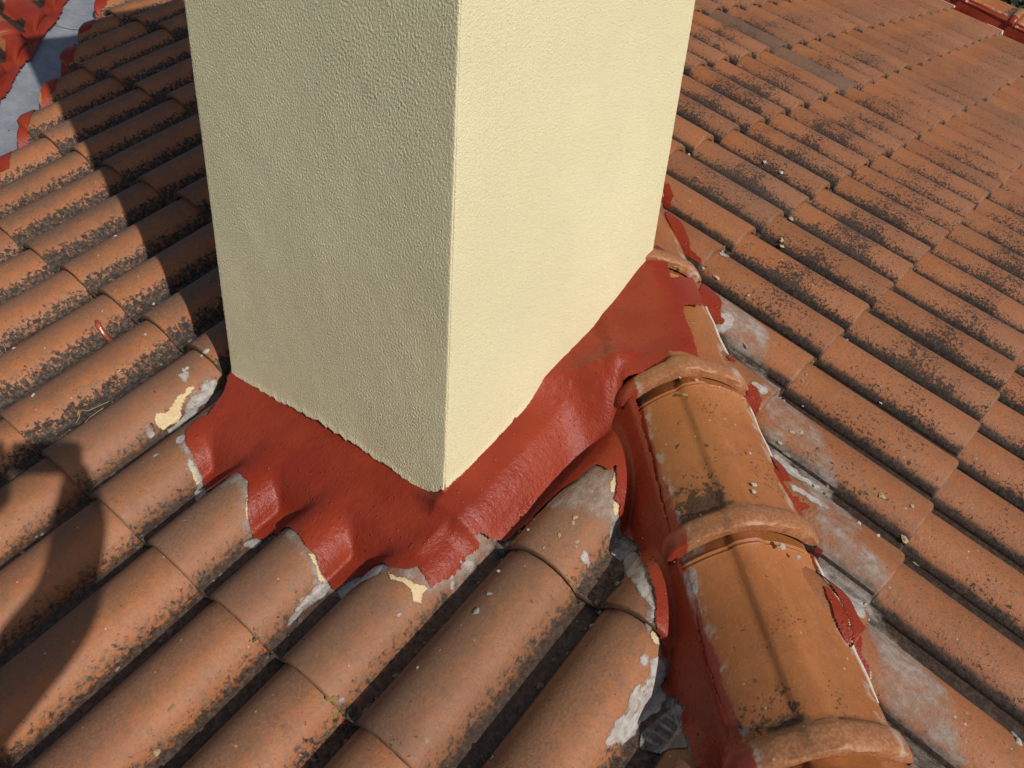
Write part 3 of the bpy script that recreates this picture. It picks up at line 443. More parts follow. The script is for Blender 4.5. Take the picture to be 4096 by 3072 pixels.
def lay(S, slope_obj, mat, rows, cols, planes, hide, colour, seed, skip=None):
    variants = []
    for k in range(7):
        me = tile_mesh('roof_tile', S, seed + k, 1.0 if k < 5 else 0.2); me.materials.append(mat); variants.append(me)
    r = np.random.default_rng(seed + 50); tiles = []
    for row in rows:
        for c in cols:
            v1 = row * S.l; u1 = c * S.w - (S.jog[1] if S.jog and c >= 10 else 0.0)
            corners = S.at(np.array([u1 - 0.73 * S.w, u1 + 0.3 * S.w, u1 - 0.73 * S.w, u1 + 0.3 * S.w, u1 - 0.2 * S.w]), np.array([v1, v1, v1 - S.l, v1 - S.l, v1 - S.l / 2]), 0.03)
            if not in_view(corners, 0.21 if S is RIGHT else 0.26): continue
            dist = [np.array([(q - np.array(p)) @ np.array(n) for q in corners]) for p, n in planes]
            if any(np.all(d > 0) for d in dist): continue
            if hide is not None and hide(u1, v1): continue
            ju, jv, ja, jt = r.normal(0, 0.0020), r.normal(0, 0.0040), r.normal(0, 0.0070), r.normal(0, 0.012)
            mid_s = abs(float((S.at(u1 - 0.05, v1 - 0.2) - HO) @ HS) - RIDGE_S)
            calm = 0.2 if (S is LEFT and row in (4, 5, 6) and c >= 3) or mid_s < 0.45 else 1.0   # bedded in mortar beside the flashing and the ridge
            ju, jv, ja, jt = ju * calm, jv * calm, ja * calm, jt * calm
            M = slope_frame(S, u1 + ju, v1 + jv, 0.0) @ Matrix.Rotation(ja, 4, 'Z') @ Matrix.Rotation(jt * 0.5, 4, 'Y')
            me = variants[int(r.integers(5))] if calm == 1.0 else variants[5 + int(r.integers(2))]
            r.random()
            crossing = [pl for pl, d in zip(planes, dist) if np.any(d > -0.03)]
            if crossing:
                me = cut_mesh(me, M, crossing)
                if me is None: continue
            o = bpy.data.objects.new('roof_tile', me); COL.objects.link(o); o.parent = slope_obj; o.matrix_world = M
            o.color = colour(row, c, r); tiles.append((row, c, o))
    return tiles

def deck(name, S, poly, label, z=-0.030):
    V = [S.at(u, v, z) for u, v in poly] + [S.at(u, v, z - 0.06) for u, v in poly]; n = len(poly)
    F = [tuple(range(n)), tuple(range(2 * n - 1, n - 1, -1))] + [(i, i + n, (i + 1) % n + n, (i + 1) % n) for i in range(n)]
    o = link(name, mesh_from(name, V, F, False), M_DECK); return tag(o, label, None, None, 'structure')
# a plane through the hip, and the valley plane
HIP_CUT = lambda s: tuple(HO + HS * s)
slope_left = deck('roof_slope', LEFT, [(-4.2, -2.15), (-0.35, 1.70), (0.5, 2.55), (1.6, 3.6), (4.2, 3.6), (1.05, 0.35), (-1.5, -2.15)], 'tiled roof slope in front of the chimney, shaded behind it by the chimney shadow')
slope_right = deck('roof_slope', RIGHT, [(-2.4, 1.9), (-0.62, -0.62), (1.1, -3.2), (4.40, -3.2), (4.40, 1.9)], 'wide weathered tiled roof slope right of the chimney, running to the far red verge')
slope_wing = deck('roof_slope', WING, [(-2.9, 2.2), (1.4, -2.3), (-1.5, -2.6), (-2.9, -1.5)], 'small corner of tiled roof beyond the grey valley, top left')
vdir_n = np.cross(LEFT.a * 0.7071 + LEFT.d * 0.7071, LEFT.n)       # points to +u or -u?
if vdir_n @ LEFT.a > 0: vdir_n = -vdir_n
valley_pt = lambda off: LEFT.at(0.5 * (VALLEY + off), -0.5 * (VALLEY + off), 0.0)
def col_left(row, c, r):
    near = 1.0 if (row >= 5 or c >= 7) else 0.0
    moss = (0.85 + 0.35 * r.random()) if c <= 4 or (row <= 4 and c <= 6) else (0.30 + 0.35 * r.random())
    grey = (0.20 + 0.1 * r.random()) if (row == 5 and 5 <= c <= 10) or (row == 4 and c == 10) else 0.06 * r.random()
    return (0.75 + 0.30 * r.random() - 0.25 * near, grey, moss, 1)
def inside_chimney_left(u1, v1):
    return u1 - 0.73 * 0.21 > CH_U - CH_A + 0.05 and u1 + 0.05 < CH_U - 0.04 and v1 < CH_V - 0.10 and v1 - 0.4 > CH_V - 0.62
tiles_left = lay(LEFT, slope_left, M_LEFT, range(-3, 9), range(-16, 15), [(HIP_CUT(-0.02), tuple(HS)), (valley_pt(0.138), tuple(vdir_n))], inside_chimney_left, col_left, 100)
def col_right(row, c, r):
    P = RIGHT.at((c - 0.4) * RIGHT.w, (row - 0.5) * RIGHT.l); ds = float((P - HO) @ HS) - RIDGE_S
    clean = max(0.0, min(1.0, (0.36 - ds) / 0.12))
    if row >= 0: clean = max(clean, max(0.0, min(0.75, (-1.0 - c) / 3.0)))
    wthr = (0.55 + 0.45 * r.random()) * (1 - 0.9 * clean) * (0.55 if row >= 0 else (0.75 if row == -1 else 1.0))
    far = max(0.0, min(1.0, (c - 4) / 10.0))
    lich = (0.85 + 0.6 * r.random()) * (1 - 0.75 * clean) * (1 - 0.55 * far)
    dull = 0.0
    if (row, c) in ((-4, 8), (-3, 8)): dull = 0.62
    elif r.random() < 0.10: dull = 0.10 + 0.22 * r.random()
    dull = max(dull, 0.10 * (1 - clean) * r.random() + (0.16 * (1 - clean) if row <= -2 and c < 2 else 0.0))
    return (wthr, dull, lich, 1)
tiles_right = lay(RIGHT, slope_right, M_RIGHT, range(-9, 4), range(-14, 24), [(HIP_CUT(0.130), tuple(-HS))], None, col_right, 200)
tiles_wing = lay(WING, slope_wing, M_RIGHT, range(-5, 5), range(-14, 8), [(valley_pt(-0.20), tuple(-vdir_n))], None, lambda a, c, r: (0.15, 0.0, 0.3, 1), 300)

# ---------------------------------------------------------------- draped coatings
def in_poly(poly, x, y):
    P = np.array(poly); ins = np.zeros(x.shape, bool); j = len(P) - 1
    for i in range(len(P)):
        xi, yi = P[i]; xj, yj = P[j]
        if yi != yj:
            c = ((yi > y) != (yj > y)) & (x < (xj - xi) * (y - yi) / (yj - yi) + xi); ins ^= c
        j = i
    return ins
def blur(a, n=1):
    for _ in range(n):
        p = np.pad(a, 1, mode='edge'); a = (p[:-2, 1:-1] + p[2:, 1:-1] + p[1:-1, :-2] + p[1:-1, 2:] + 2 * a) / 6
    return a
def drape(name, S, height, poly, mat, parent, res=0.004, thick=0.003, ragged=0.004, seed=1, holes=0.0, rough=0.0, smooth_n=0, streak=None, rfreq=45, grow=0, minus=None):
    P = np.array(poly); lo = P.min(0) - 0.02 - grow * res; hi = P.max(0) + 0.02 + grow * res
    nu, nv = int((hi[0] - lo[0]) / res) + 2, int((hi[1] - lo[1]) / res) + 2
    u, v = np.meshgrid(lo[0] + np.arange(nu) * res, lo[1] + np.arange(nv) * res)
    cells = lambda f: (max(2, (hi[1] - lo[1]) * f), max(2, (hi[0] - lo[0]) * f))
    du = value_noise(u.shape, cells(rfreq), seed, 4, 0.75) * ragged; dv = value_noise(u.shape, cells(rfreq), seed + 1, 4, 0.75) * ragged
    ins = in_poly(poly, u + du, v + dv)
    if grow: ins = blur(ins.astype(float), grow) > 0.12
    if minus is not None: ins &= ~in_poly(minus, u, v)
    if holes > 0:
        cc = cells(60) if streak is None else (cells(90)[0] * streak[1], cells(90)[1] * streak[0])
        h = value_noise(u.shape, cc, seed + 2, 4, 0.7); deep = blur(ins.astype(float), 8)
        ins &= h + (deep - 0.62) * 1.3 > (holes - 0.5)
    z = height(u, v)
    if smooth_n: z = np.maximum(blur(z, smooth_n), z - 0.002)
    if rough: z = z + rough * value_noise(u.shape, cells(28), seed + 3, 4, 0.6)
    edge = blur(ins.astype(float), 2)
    z = z + thick * np.clip((edge - 0.25) / 0.5, -0.6, 1)
    cell = ins[:-1, :-1] & ins[1:, 1:] & ins[:-1, 1:] & ins[1:, :-1]
    if not cell.any(): return None
    grow = cell.copy()
    use = np.zeros(u.shape, bool)
    for a, b in ((0, 0), (0, 1), (1, 0), (1, 1)): use[a:nv - 1 + a, b:nu - 1 + b] |= cell
    idx = -np.ones(u.shape, int); idx[use] = np.arange(use.sum())
    W = S.at(u[use], v[use], z[use])
    o0 = S.at(P[:, 0].mean(), P[:, 1].mean(), 0.0); R = np.stack([S.a, -S.d, S.n])
    Lc = (W - o0) @ R.T
    jj, ii = np.nonzero(cell)
    F = np.stack([idx[jj, ii], idx[jj + 1, ii], idx[jj + 1, ii + 1], idx[jj, ii + 1]], 1)
    me = mesh_from(name, Lc, F, True)
    at = me.attributes.new('cover', 'FLOAT', 'POINT'); at.data.foreach_set('value', np.clip(blur(ins.astype(float), 14)[use] * 2 - 1, 0, 1).astype(np.float32))
    return link(name, me, mat, parent, frame(o0, S.a, -S.d, S.n))

flashing = empty('chimney_flashing', tuple(CH))
tag(flashing, 'glossy red painted flashing wrapped round the foot of the cream chimney', 'flashing')
def membrane_z(u, v):
    z = membrane_height(u, v)
    P = LEFT.at(u, v, z) - HO; al = P @ HD; s = P @ HS
    lump = np.exp(-(((al + 0.33) / 0.13) ** 2 + ((s + 0.11) / 0.07) ** 2))
    z = z + lump * 0.0032 * value_noise(u.shape, (120, 120), 91, 2)
    return z
mem_poly = MEMBRANE + [(1.76, 0.86), (1.70, 0.86), (1.70, 1.52), (1.20, 1.52)]
bpy.context.view_layer.update()
drape('red_coating', LEFT, membrane_z, mem_poly, M_RED, flashing, 0.0023, 0.0032, 0.004, 5, 0, 0.0011, 4)
left_g = lambda u, v: tile_ground(LEFT, u, v)
SM = {'cream': M_CREAM_SMEAR, 'white': M_WHITE_SMEAR, 'grey': M_GREY_SMEAR, 'red': M_RED}
sd = 400
for kind, polys in PATCH_LEFT.items():
    for pl in polys:
        sd += 7
        drape('%s_smear' % {'cream': 'sealant', 'white': 'mortar', 'grey': 'grey_mortar'}[kind], LEFT, lambda u, v: left_ground(u, v) + 0.001, pl, SM[kind], flashing, 0.0022, 0.0012, 0.012 if kind == 'white' else 0.0015, sd, 0.0, grow=5 if kind == 'white' else 0)
# thin chalky wash on the tiles all round the flashing
drape('mortar_smear', LEFT, lambda u, v: left_ground(u, v) + 0.0002, MEMBRANE[1:52] + [(1.79, 1.60), (1.20, 1.56)], M_CHALK, flashing, 0.004, 0.0010, 0.012, 61, grow=60)
drape('mortar_smear', LEFT, lambda u, v: left_ground(u, v) + 0.0002, MEMBRANE[52:86] + [(2.42, 1.70), (2.20, 1.40)], M_CHALK, flashing, 0.004, 0.0010, 0.012, 62, grow=45)
# loose brush strokes of whitish wash on the tiles next to the flashing
for k, (u0, v0, su, sv, n) in enumerate(WASH):
    V, F = [], []
    r = np.random.default_rng(900 + k)
    for _ in range(n):
        cu, cv = u0 + r.normal(0, su), v0 + r.normal(0, sv)
        if membrane_height(np.array([cu]), np.array([cv]))[0] > left_ground(np.array([cu]), np.array([cv]))[0] + 0.03: continue
        a = -0.75 + r.normal(0, 0.5); L = min(0.016, 0.0015 + r.exponential(0.0032)); wd = 0.0004 + r.exponential(0.0005)
        ts = np.linspace(-1, 1, 5); b0 = len(V)
        for t in ts:
            ww = wd * (1.05 - abs(t)) * r.uniform(0.6, 1.3)
            for sg in (-1, 1):
                uu = cu + math.cos(a) * L * t - math.sin(a) * ww * sg; vv = cv + math.sin(a) * L * t + math.cos(a) * ww * sg
                V.append(LEFT.at(uu, vv, float(left_ground(np.array([uu]), np.array([vv]))[0]) + 0.0007))
        for q in range(4): F.append((b0 + 2 * q, b0 + 2 * q + 1, b0 + 2 * q + 3, b0 + 2 * q + 2))
    if V:
        o = link('mortar_flecks', mesh_from('mortar_flecks', V, F, False), M_WHITE_SMEAR, flashing); o['kind'] = 'stuff'

# ---------------------------------------------------------------- the hip ridge
hip = empty('hip_ridge', tuple(HO + HS * RIDGE_S + HU * RIDGE_H))
tag(hip, 'row of big clay ridge tiles with thick collars running down from the chimney', 'roof ridge')
def ridge_tile_mesh(name, seed, length=0.41):
    """local x across the ridge, y up the ridge (0 = lower end), z out; skirts at z = 0"""
    r = np.random.default_rng(seed)
    xs = np.concatenate([np.linspace(-1, -0.33, 11), [-0.265, -0.235, -0.20, -0.165, 0.0, 0.12, 0.17, 0.205, 0.245], np.linspace(0.33, 1, 10)])
    rib = 0.0075 * np.clip((xs + 0.265) / 0.09, 0, 1) * np.clip((0.245 - xs) / 0.09, 0, 1)
    arch = ridge_arch(xs)
    rows = [(0.000, 0.009), (0.003, 0.0125), (0.010, 0.0140), (0.022, 0.0143), (0.034, 0.0132), (0.041, 0.0095), (0.046, 0.004), (0.050, 0.001), (0.056, 0.0), (0.15, 0.0), (0.25, 0.0), (0.332, 0.0),
            (0.336, 0.0025), (0.341, 0.0005), (0.345, 0.0028), (0.350, 0.0), (0.38, -0.004), (length, -0.006)]
    V = []
    for y, e in rows:
        wid = RIDGE_B * (1.0 - 0.045 * y / length) + max(e, 0) * 0.9
        for x, a, rb in zip(xs, arch, rib):
            soft = rb * (0.55 if e > 0.008 else 1.0)
            lump = (r.normal(0, 0.0009) + 0.0016 * math.sin(5 * x + seed) ) if e > 0.003 else 0.0004 * math.sin(40 * y + 7 * x + seed)
            V.append((x * wid, y + (r.normal(0, 0.0008) if y == 0 else 0), a * (1 - 0.05 * y / length) + e * (0.25 + 0.75 * min(1, a / 0.02)) + soft + lump))
    n = len(xs); F = grid_faces(n, len(rows)); b0 = len(V)
    for x, a in zip(xs, arch): V.append((x * RIDGE_B * 0.97, 0.002, max(-0.002, a - 0.006)))
    for x, a in zip(xs, arch): V.append((x * RIDGE_B * 0.95, 0.07, max(-0.004, a - 0.010)))
    for i in range(n - 1):
        F.append((b0 + i, b0 + i + 1, i + 1, i)); F.append((b0 + n + i, b0 + n + i + 1, b0 + i + 1, b0 + i))
    s0 = len(V)
    for j, (y, e) in enumerate(rows):
        wid = RIDGE_B * (1.0 - 0.045 * y / length) + max(e, 0) * 0.9
        V.append((-wid * 0.965, y, -0.012)); V.append((wid * 0.965, y, -0.012))
    for j in range(len(rows) - 1):
        F.append((s0 + 2 * j, s0 + 2 * j + 2, (j + 1) * n, j * n)[::-1]); F.append((s0 + 2 * j + 1, s0 + 2 * j + 3, (j + 1) * n + n - 1, j * n + n - 1))
    me = mesh_from(name, V, F, True, 42); me.materials.append(M_RIDGE); return me
ridge_meshes = [ridge_tile_mesh('ridge_tile', 30 + k) for k in range(4)]
COLLARS = [-0.255 + 0.045 + RIDGE_STEP * k for k in range(-3, 4)]
for k, al in enumerate(COLLARS):
    tilt = 0.030 + random.uniform(-0.006, 0.006)
    base = HO + HS * (RIDGE_S + random.uniform(-0.003, 0.003)) + HU * (RIDGE_H + 0.010) + HD * al
    M = frame(base, HS, -HD, HU) @ Matrix.Rotation(-math.atan(RIDGE_LEAN), 4, 'Y') @ Matrix.Rotation(-tilt, 4, 'X') @ Matrix.Rotation(random.uniform(-0.012, 0.012), 4, 'Z')
    o = bpy.data.objects.new('ridge_tile', ridge_meshes[k % 4]); COL.objects.link(o); o.parent = hip; o.matrix_world = M
    o.color = (1, 0, 0, 1)
# mortar bed under the ridge tiles
V, F = [], []
als = np.linspace(-1.25, 0.95, 45)
prof = [(-0.106, 0.0), (-0.112, -0.05), (-0.120, -0.30), (0.085, -0.30), (0.110, -0.04), (0.114, -0.006)]
for al in als:
    for s, h in prof:
        V.append(HO + HD * al + HS * (RIDGE_S + s + random.uniform(-.002, .002)) + HU * (RIDGE_H + h + RIDGE_LEAN * s))
n = len(prof)
for j in range(len(als) - 1):
    for i in range(n - 1): F.append((j * n + i, j * n + i + 1, (j + 1) * n + i + 1, (j + 1) * n + i))
link('mortar_bed', mesh_from('mortar_bed', V, F, True, 40), M_RED, hip)
# red filler, mortar and sealant where the ridge meets the right slope
right_g = lambda u, v: tile_ground(RIGHT, u, v)
for kind, polys in PATCH_RIGHT.items():
    for pl in polys:
        sd += 7
        nm = {'cream': 'sealant_smear', 'white': 'mortar_smear', 'red': 'red_filler'}[kind]
        drape(nm, RIGHT, lambda u, v: right_g(u, v) + 0.001, pl, SM[kind], hip, 0.0024, 0.0022 if kind == 'red' else 0.0012, 0.011 if kind == 'white' else 0.0012, sd, 0.0, grow=4 if kind == 'red' else (2 if kind == 'white' else 0))
strip = [RIGHT.uvz(HO + HD * al + HS * s)[:2] for al, s in [(-0.55, 0.19), (-0.2, 0.19), (0.15, 0.19), (0.55, 0.19), (0.55, 0.26), (0.3, 0.29), (0.1, 0.26), (-0.05, 0.30), (-0.25, 0.25), (-0.4, 0.27), (-0.55, 0.23)]]
drape('mortar_smear', RIGHT, lambda u, v: right_g(u, v) + 0.0003, [(float(a), float(c)) for a, c in strip], M_CHALK, hip, 0.004, 0.001, 0.02, 63, grow=12)
rr = np.random.default_rng(12)
for a0, a1 in ((-0.20, 0.02), (0.05, 0.16), (0.17, 0.45)):        # red filler showing along the right foot of the ridge tiles
    al = np.linspace(a0, a1, 14); lo = [RIGHT.uvz(HO + HD * t + HS * 0.166 + HU * 0.11)[:2] for t in al]; hi = [RIGHT.uvz(HO + HD * t + HS * (0.186 + 0.012 * rr.random() * math.sin(math.pi * (t - a0) / (a1 - a0))) + HU * 0.11)[:2] for t in al]
    drape('red_filler', RIGHT, right_g, [(float(p), float(q)) for p, q in lo + hi[::-1]], M_RED, hip, 0.002, 0.004, 0.003, int(90 + a0 * 100))
def tube(pts, rads, sides=7, flat=1.0, up=None):
    pts = [np.array(p, float) for p in pts]; V, F = [], []
    for k, p in enumerate(pts):
        t = pts[min(k + 1, len(pts) - 1)] - pts[max(k - 1, 0)]; t = t / (np.linalg.norm(t) + 1e-9)
        uq = np.array(up if up is not None else (0, 0, 1.0)); sx = np.cross(t, uq); sx /= np.linalg.norm(sx) + 1e-9; uy = np.cross(sx, t)
        for i in range(sides):
            a = 2 * math.pi * i / sides; V.append(p + (sx * math.cos(a) + uy * math.sin(a) * flat) * rads[k])
    for k in range(len(pts) - 1):
        for i in range(sides):
            F.append((k * sides + i, k * sides + (i + 1) % sides, (k + 1) * sides + (i + 1) % sides, (k + 1) * sides + i))
    F.append(tuple(range(sides))[::-1]); F.append(tuple(range((len(pts) - 1) * sides, len(pts) * sides)))
    return V, F
for a0, a1 in ((-0.66, -0.40), (-0.595, -0.245), (-0.18, 0.085), (0.17, 0.42)):
    if a0 == -0.66: continue
    ts = np.linspace(a0, a1, 26)
    s_edge = RIDGE_S + RIDGE_B * 0.985
    P = [HO + HD * t + HS * (s_edge + 0.001 * math.sin(70 * t)) + HU * (RIDGE_H + RIDGE_LEAN * RIDGE_B + 0.004) for t in ts]
    V, F = tube(P, [0.0026 + 0.0022 * abs(math.sin(3.1 * k)) * random.uniform(0.5, 1.2) for k in range(26)], 6, 0.7, HU)
    link('sealant_line', mesh_from('sealant_line', V, F), M_CAULK, hip)

# ---------------------------------------------------------------- the valley
valley = empty('valley_gutter', tuple(LEFT.at(-1.18, 0.85)))
tag(valley, 'grey painted metal valley gutter between red painted tile edges, top left', 'valley gutter')
VD = (LEFT.a + LEFT.d); VD = VD / np.linalg.norm(VD)            # down the valley
wd = np.cross(WING.n, VD); wd = wd / np.linalg.norm(wd)
if wd @ vdir_n < 0: wd = -wd
vc = LEFT.at(-1.18, 0.85)
def sheet(t0, t1, lift):
    V = []
    ts = np.linspace(t0, t1, 12)
    for t in ts:
        c = vc + VD * t + LEFT.n * lift
        for k, q in enumerate((-0.125, -0.08, -0.012, 0.0, 0.012, 0.05, 0.10, 0.15)):
            base = c + (-vdir_n * -q if q < 0 else wd * q)
            V.append(base + LEFT.n * (0.0035 if abs(q) < 0.005 else 0.0) + LEFT.n * 0.0012 * math.sin(7 * t + 5 * q))
    return V, grid_faces(8, len(ts))
V, F = sheet(-0.515, 3.0, 0.005); link('metal_sheet', mesh_from('metal_sheet', V, F, True, 30), M_ZINC, valley)
V, F = sheet(-3.0, -0.47, 0.010); link('metal_sheet', mesh_from('metal_sheet', V, F, True, 30), M_ZINC, valley)
V = []; ts = np.arange(-1.6, 1.6, 0.008)
for t in ts:                                                   # mortar plugs painted red in the open ends of the wing's rolls
    P = LEFT.at(0.5 * (VALLEY - 0.186) + t, -0.5 * (VALLEY - 0.186) + t); uu, vv, zz = WING.uvz(P); zg = float(tile_ground(WING, uu, vv))
    V.append(WING.at(uu, vv, -0.02)); V.append(WING.at(uu, vv, max(0.004, zg - 0.003)))
link('mortar_plug', mesh_from('mortar_plug', V, [(2 * i, 2 * i + 2, 2 * i + 3, 2 * i + 1) for i in range(len(ts) - 1)], True, 40), M_RED, valley)
fringe = []
r = np.random.default_rng(45)
def wing_uv(t, d):
    q = WING.uvz(vc + VD * t + wd * d); return float(q[0]), float(q[1])
for k in range(170): fringe.append(wing_uv(-1.9 + 0.022 * k, 0.084 + 0.006 * math.sin(k * 0.37) + r.uniform(-0.005, 0.005)))
for k in range(169, -1, -1):
    t = -1.9 + 0.022 * k; uu = wing_uv(t, 0.2)[0]; x = (uu / WING.w + ROLL) % 1.0; c = math.floor(uu / WING.w + ROLL)
    lobe = math.sin(math.pi * min(1, x / 0.73)) ** 0.7
    fringe.append(wing_uv(t, 0.175 + (0.07 + 0.09 * ((c * 7) % 5) / 4) * lobe + r.uniform(-0.010, 0.010)))
drape('red_coating', WING, red_wing_height, fringe, M_RED, valley, 0.005, 0.004, 0.004, 71, 0, 0.001, 2)
def red_valley_z(u, v):
    d = (u - v - VALLEY) * 0.7071
    g = left_g(u, v)
    return np.where(d > 0.099, g, 0.014 + (g - 0.014) * np.clip((d - 0.088) / 0.011, 0, 1)) + 0.002
fringe = []
r = np.random.default_rng(44)
for k in range(150):                                           # lower edge on the sheet
    t = -1.6 + k * 0.02; off = 0.134 + 0.008 * math.sin(t * 21) + r.uniform(-0.008, 0.008) - (0.05 if k % 23 == 7 else 0.0)
    fringe.append((0.5 * (VALLEY + off) + t, -0.5 * (VALLEY + off) + t))
for k in range(149, -1, -1):                                   # ragged upper edge on the sawn tiles
    t = -1.6 + k * 0.02; x = ((0.5 * (VALLEY + 0.16) + t) / 0.21 + 0.73) % 1.0
    off = 0.172 + 0.045 * math.sin(math.pi * min(1, x / 0.73)) + 0.05 * (x > 0.78) + r.uniform(-0.012, 0.012)
    fringe.append((0.5 * (VALLEY + off) + t, -0.5 * (VALLEY + off) + t))
drape('red_coating', LEFT, red_valley_z, fringe, M_RED, valley, 0.005, 0.003, 0.004, 77, 0, 0.001, 1)

# ---------------------------------------------------------------- the chimney
chimney = empty('chimney', tuple(CH))
tag(chimney, 'square cream stucco chimney shaft rising out of the red flashing', 'chimney')
AXL = -heading(AZ + math.pi / 2); AXR = -heading(AZ)            # along the left face away from the near corner, along the right face
NL = heading(AZ); NR = heading(AZ + math.pi / 2); ZU = V3(0, 0, 1)
ZTOP = 1.10; ZEND = 2.10
def worm(n, m, res, seed, ang, amp):
    """rolled stucco relief: band-passed noise with a slanting grain"""
    r = np.random.default_rng(seed); a = r.normal(size=(n, m)); Fq = np.fft.fft2(a)
    fy = np.fft.fftfreq(n, res)[:, None]; fx = np.fft.fftfreq(m, res)[None, :]
    c, s = math.cos(ang), math.sin(ang); f1 = fx * c + fy * s; f2 = -fx * s + fy * c
    k = np.sqrt((f1 / 1.0) ** 2 + (f2 * 1.9) ** 2)
    H = np.exp(-((k - 235.0) / 95.0) ** 2)
    out = np.real(np.fft.ifft2(Fq * H)); out /= out.std(); out = np.clip(out, -1.6, 2.2)
    low = value_noise((n, m), (9, 6), seed + 1, 3)
    return amp * out * (0.85 + 0.35 * low) + 0.0012 * low
def stucco_face(name, ax, nrm, width, paint, seed, amp, flipside):
    res = 0.0017; nx = int(width / res); nz = int((ZTOP - 0.07) / res)
    nr = int(ZTOP / res) + 2; rel = worm(nr, nx, res, seed, 0.75 if flipside else -0.75, amp)
    xs = np.linspace(0, width, nx); rag = value_noise((4, nx), (2, width * 60), seed + 3, 5, 0.85)[1] * 0.011
    zb = np.interp(xs, paint[0], paint[1]) + rag
    t = np.linspace(0, 1, nz)[:, None]
    Z = zb[None, :] + (ZTOP - zb)[None, :] * t
    iz = np.clip((Z / res).astype(int), 0, nr - 1); D = rel[iz, np.arange(nx)[None, :]]
    e = np.minimum(xs, width - xs); D = D * np.clip(e / 0.0017, 0, 1)[None, :] - 0.0014 * np.exp(-e / 0.0020)[None, :]
    D = D + 0.002 * np.exp(-((Z - zb[None, :]) / 0.01) ** 2)     # thicker at the ragged foot
    chip = np.interp(Z, np.linspace(0, ZTOP, 240), 0.0013 * (1 + value_noise((240, 2), (14, 2), 77, 4, 0.7)[:, 0]))
    D = D - chip * np.exp(-xs / 0.0022)[None, :]
    other = NR if nrm is NL else NL; pull = (0.0014 + chip) * np.exp(-xs / 0.0022)[None, :]
    Vm = (CH - other * pull[..., None] + ax * xs[None, :, None] + ZU * Z[..., None] + nrm * D[..., None]).reshape(-1, 3)
    lip = CH + ax * xs[:, None] + ZU * (zb + 0.002)[:, None] - nrm * 0.016
    V = np.concatenate([Vm, lip]) - CH
    F = grid_faces(nx, nz, flip=flipside); b = nx * nz
    F += [((i, i + 1, b + i + 1, b + i) if flipside else (i, b + i, b + i + 1, i + 1)) for i in range(nx - 1)]
    me = mesh_from(name, V, F, True); me.materials.append(M_STUCCO)
    return link(name, me, None, chimney, Matrix.Translation(Vector(CH)))
PAINT_L = ([0, 0.03, 0.06, 0.13, 0.2, 0.35, 0.5, 0.62, 0.664], [0.112, 0.098, 0.078, 0.092, 0.094, 0.099, 0.088, 0.086, 0.080])
kR = math.tan(PITCH_L)
PAINT_R = ([0, 0.02, 0.10, 0.19, 0.28, 0.38, 0.50, 0.58, 0.64, 0.665, 0.676], [0.118, 0.125, 0.106 + 0.10 * kR, 0.114 + 0.19 * kR, 0.106 + 0.28 * kR, 0.120 + 0.38 * kR, 0.111 + 0.50 * kR, 0.110 + 0.58 * kR, 0.118 + 0.64 * kR, 0.145 + 0.665 * kR, 0.180 + 0.676 * kR])
stucco_face('stucco_wall', AXL, NL, CH_A, PAINT_L, 11, 0.00030, True)
stucco_face('stucco_wall', AXR, NR, CH_B, PAINT_R, 12, 0.00024, False)
def prism(quad, z0, z1):
    V = [q + ZU * z0 for q in quad] + [q + ZU * z1 for q in quad]
    return V, [(3, 2, 1, 0), (4, 5, 6, 7)] + [(i, (i + 1) % 4, (i + 1) % 4 + 4, i + 4) for i in range(4)]
ins = 0.012
quad = [AXL * ins + AXR * ins, AXL * ins + AXR * (CH_B - 0.001), AXL * (CH_A - 0.001) + AXR * (CH_B - 0.001), AXL * (CH_A - 0.001) + AXR * ins]
V, F = prism(quad, -0.4, ZTOP); link('core', mesh_from('core', V, F, False), M_STUCCO, chimney, Matrix.Translation(Vector(CH)))
quad = [V3(0, 0, 0), AXR * CH_B, AXL * CH_A + AXR * CH_B, AXL * CH_A]
V, F = prism(quad, ZTOP - 0.0005, ZEND); link('upper_shaft', mesh_from('upper_shaft', V, F, False), M_STUCCO, chimney, Matrix.Translation(Vector(CH)))

# ---------------------------------------------------------------- the far verge of the right slope
verge = empty('verge_ridge', tuple(RIGHT.at(4.45, -1.2, 0.1)))
tag(verge, 'far row of clay verge tiles with red painted side, top right corner', 'roof verge')
for k in range(-6, 5):
    base = RIGHT.at(4.46, -1.03 + 0.36 * k, 0.115)
    M = frame(base, RIGHT.a, -RIGHT.d, RIGHT.n) @ Matrix.Rotation(-0.03, 4, 'X')
    o = bpy.data.objects.new('ridge_tile', ridge_meshes[k % 4]); COL.objects.link(o); o.parent = verge; o.matrix_world = M; o.color = (1, 0, 0, 1)
V, F = [], []
vs_ = np.linspace(-3.3, 1.0, 120)
for t in vs_:
    w0 = 4.335 + 0.018 * math.sin(17.4 * t) + random.uniform(-.004, .004)
    for u, z in ((w0, 0.012), (4.345, 0.06), (4.352, 0.125), (4.46, 0.15), (4.55, 0.10), (4.57, -0.3)): V.append(RIGHT.at(u, t, z))
link('red_coating', mesh_from('red_coating', V, grid_faces(6, len(vs_)), True, 60), M_RED, verge)
for t in np.arange(-3.0, 0.9, 0.36):
    sd += 7
    drape('mortar_smear', RIGHT, lambda u, v: right_g(u, v) + 0.004, [(4.30, t), (4.342, t + 0.02), (4.344, t + 0.16), (4.325, t + 0.15), (4.285, t + 0.10), (4.27, t + 0.03)], M_CAULK, verge, 0.008, 0.006, 0.006, sd)

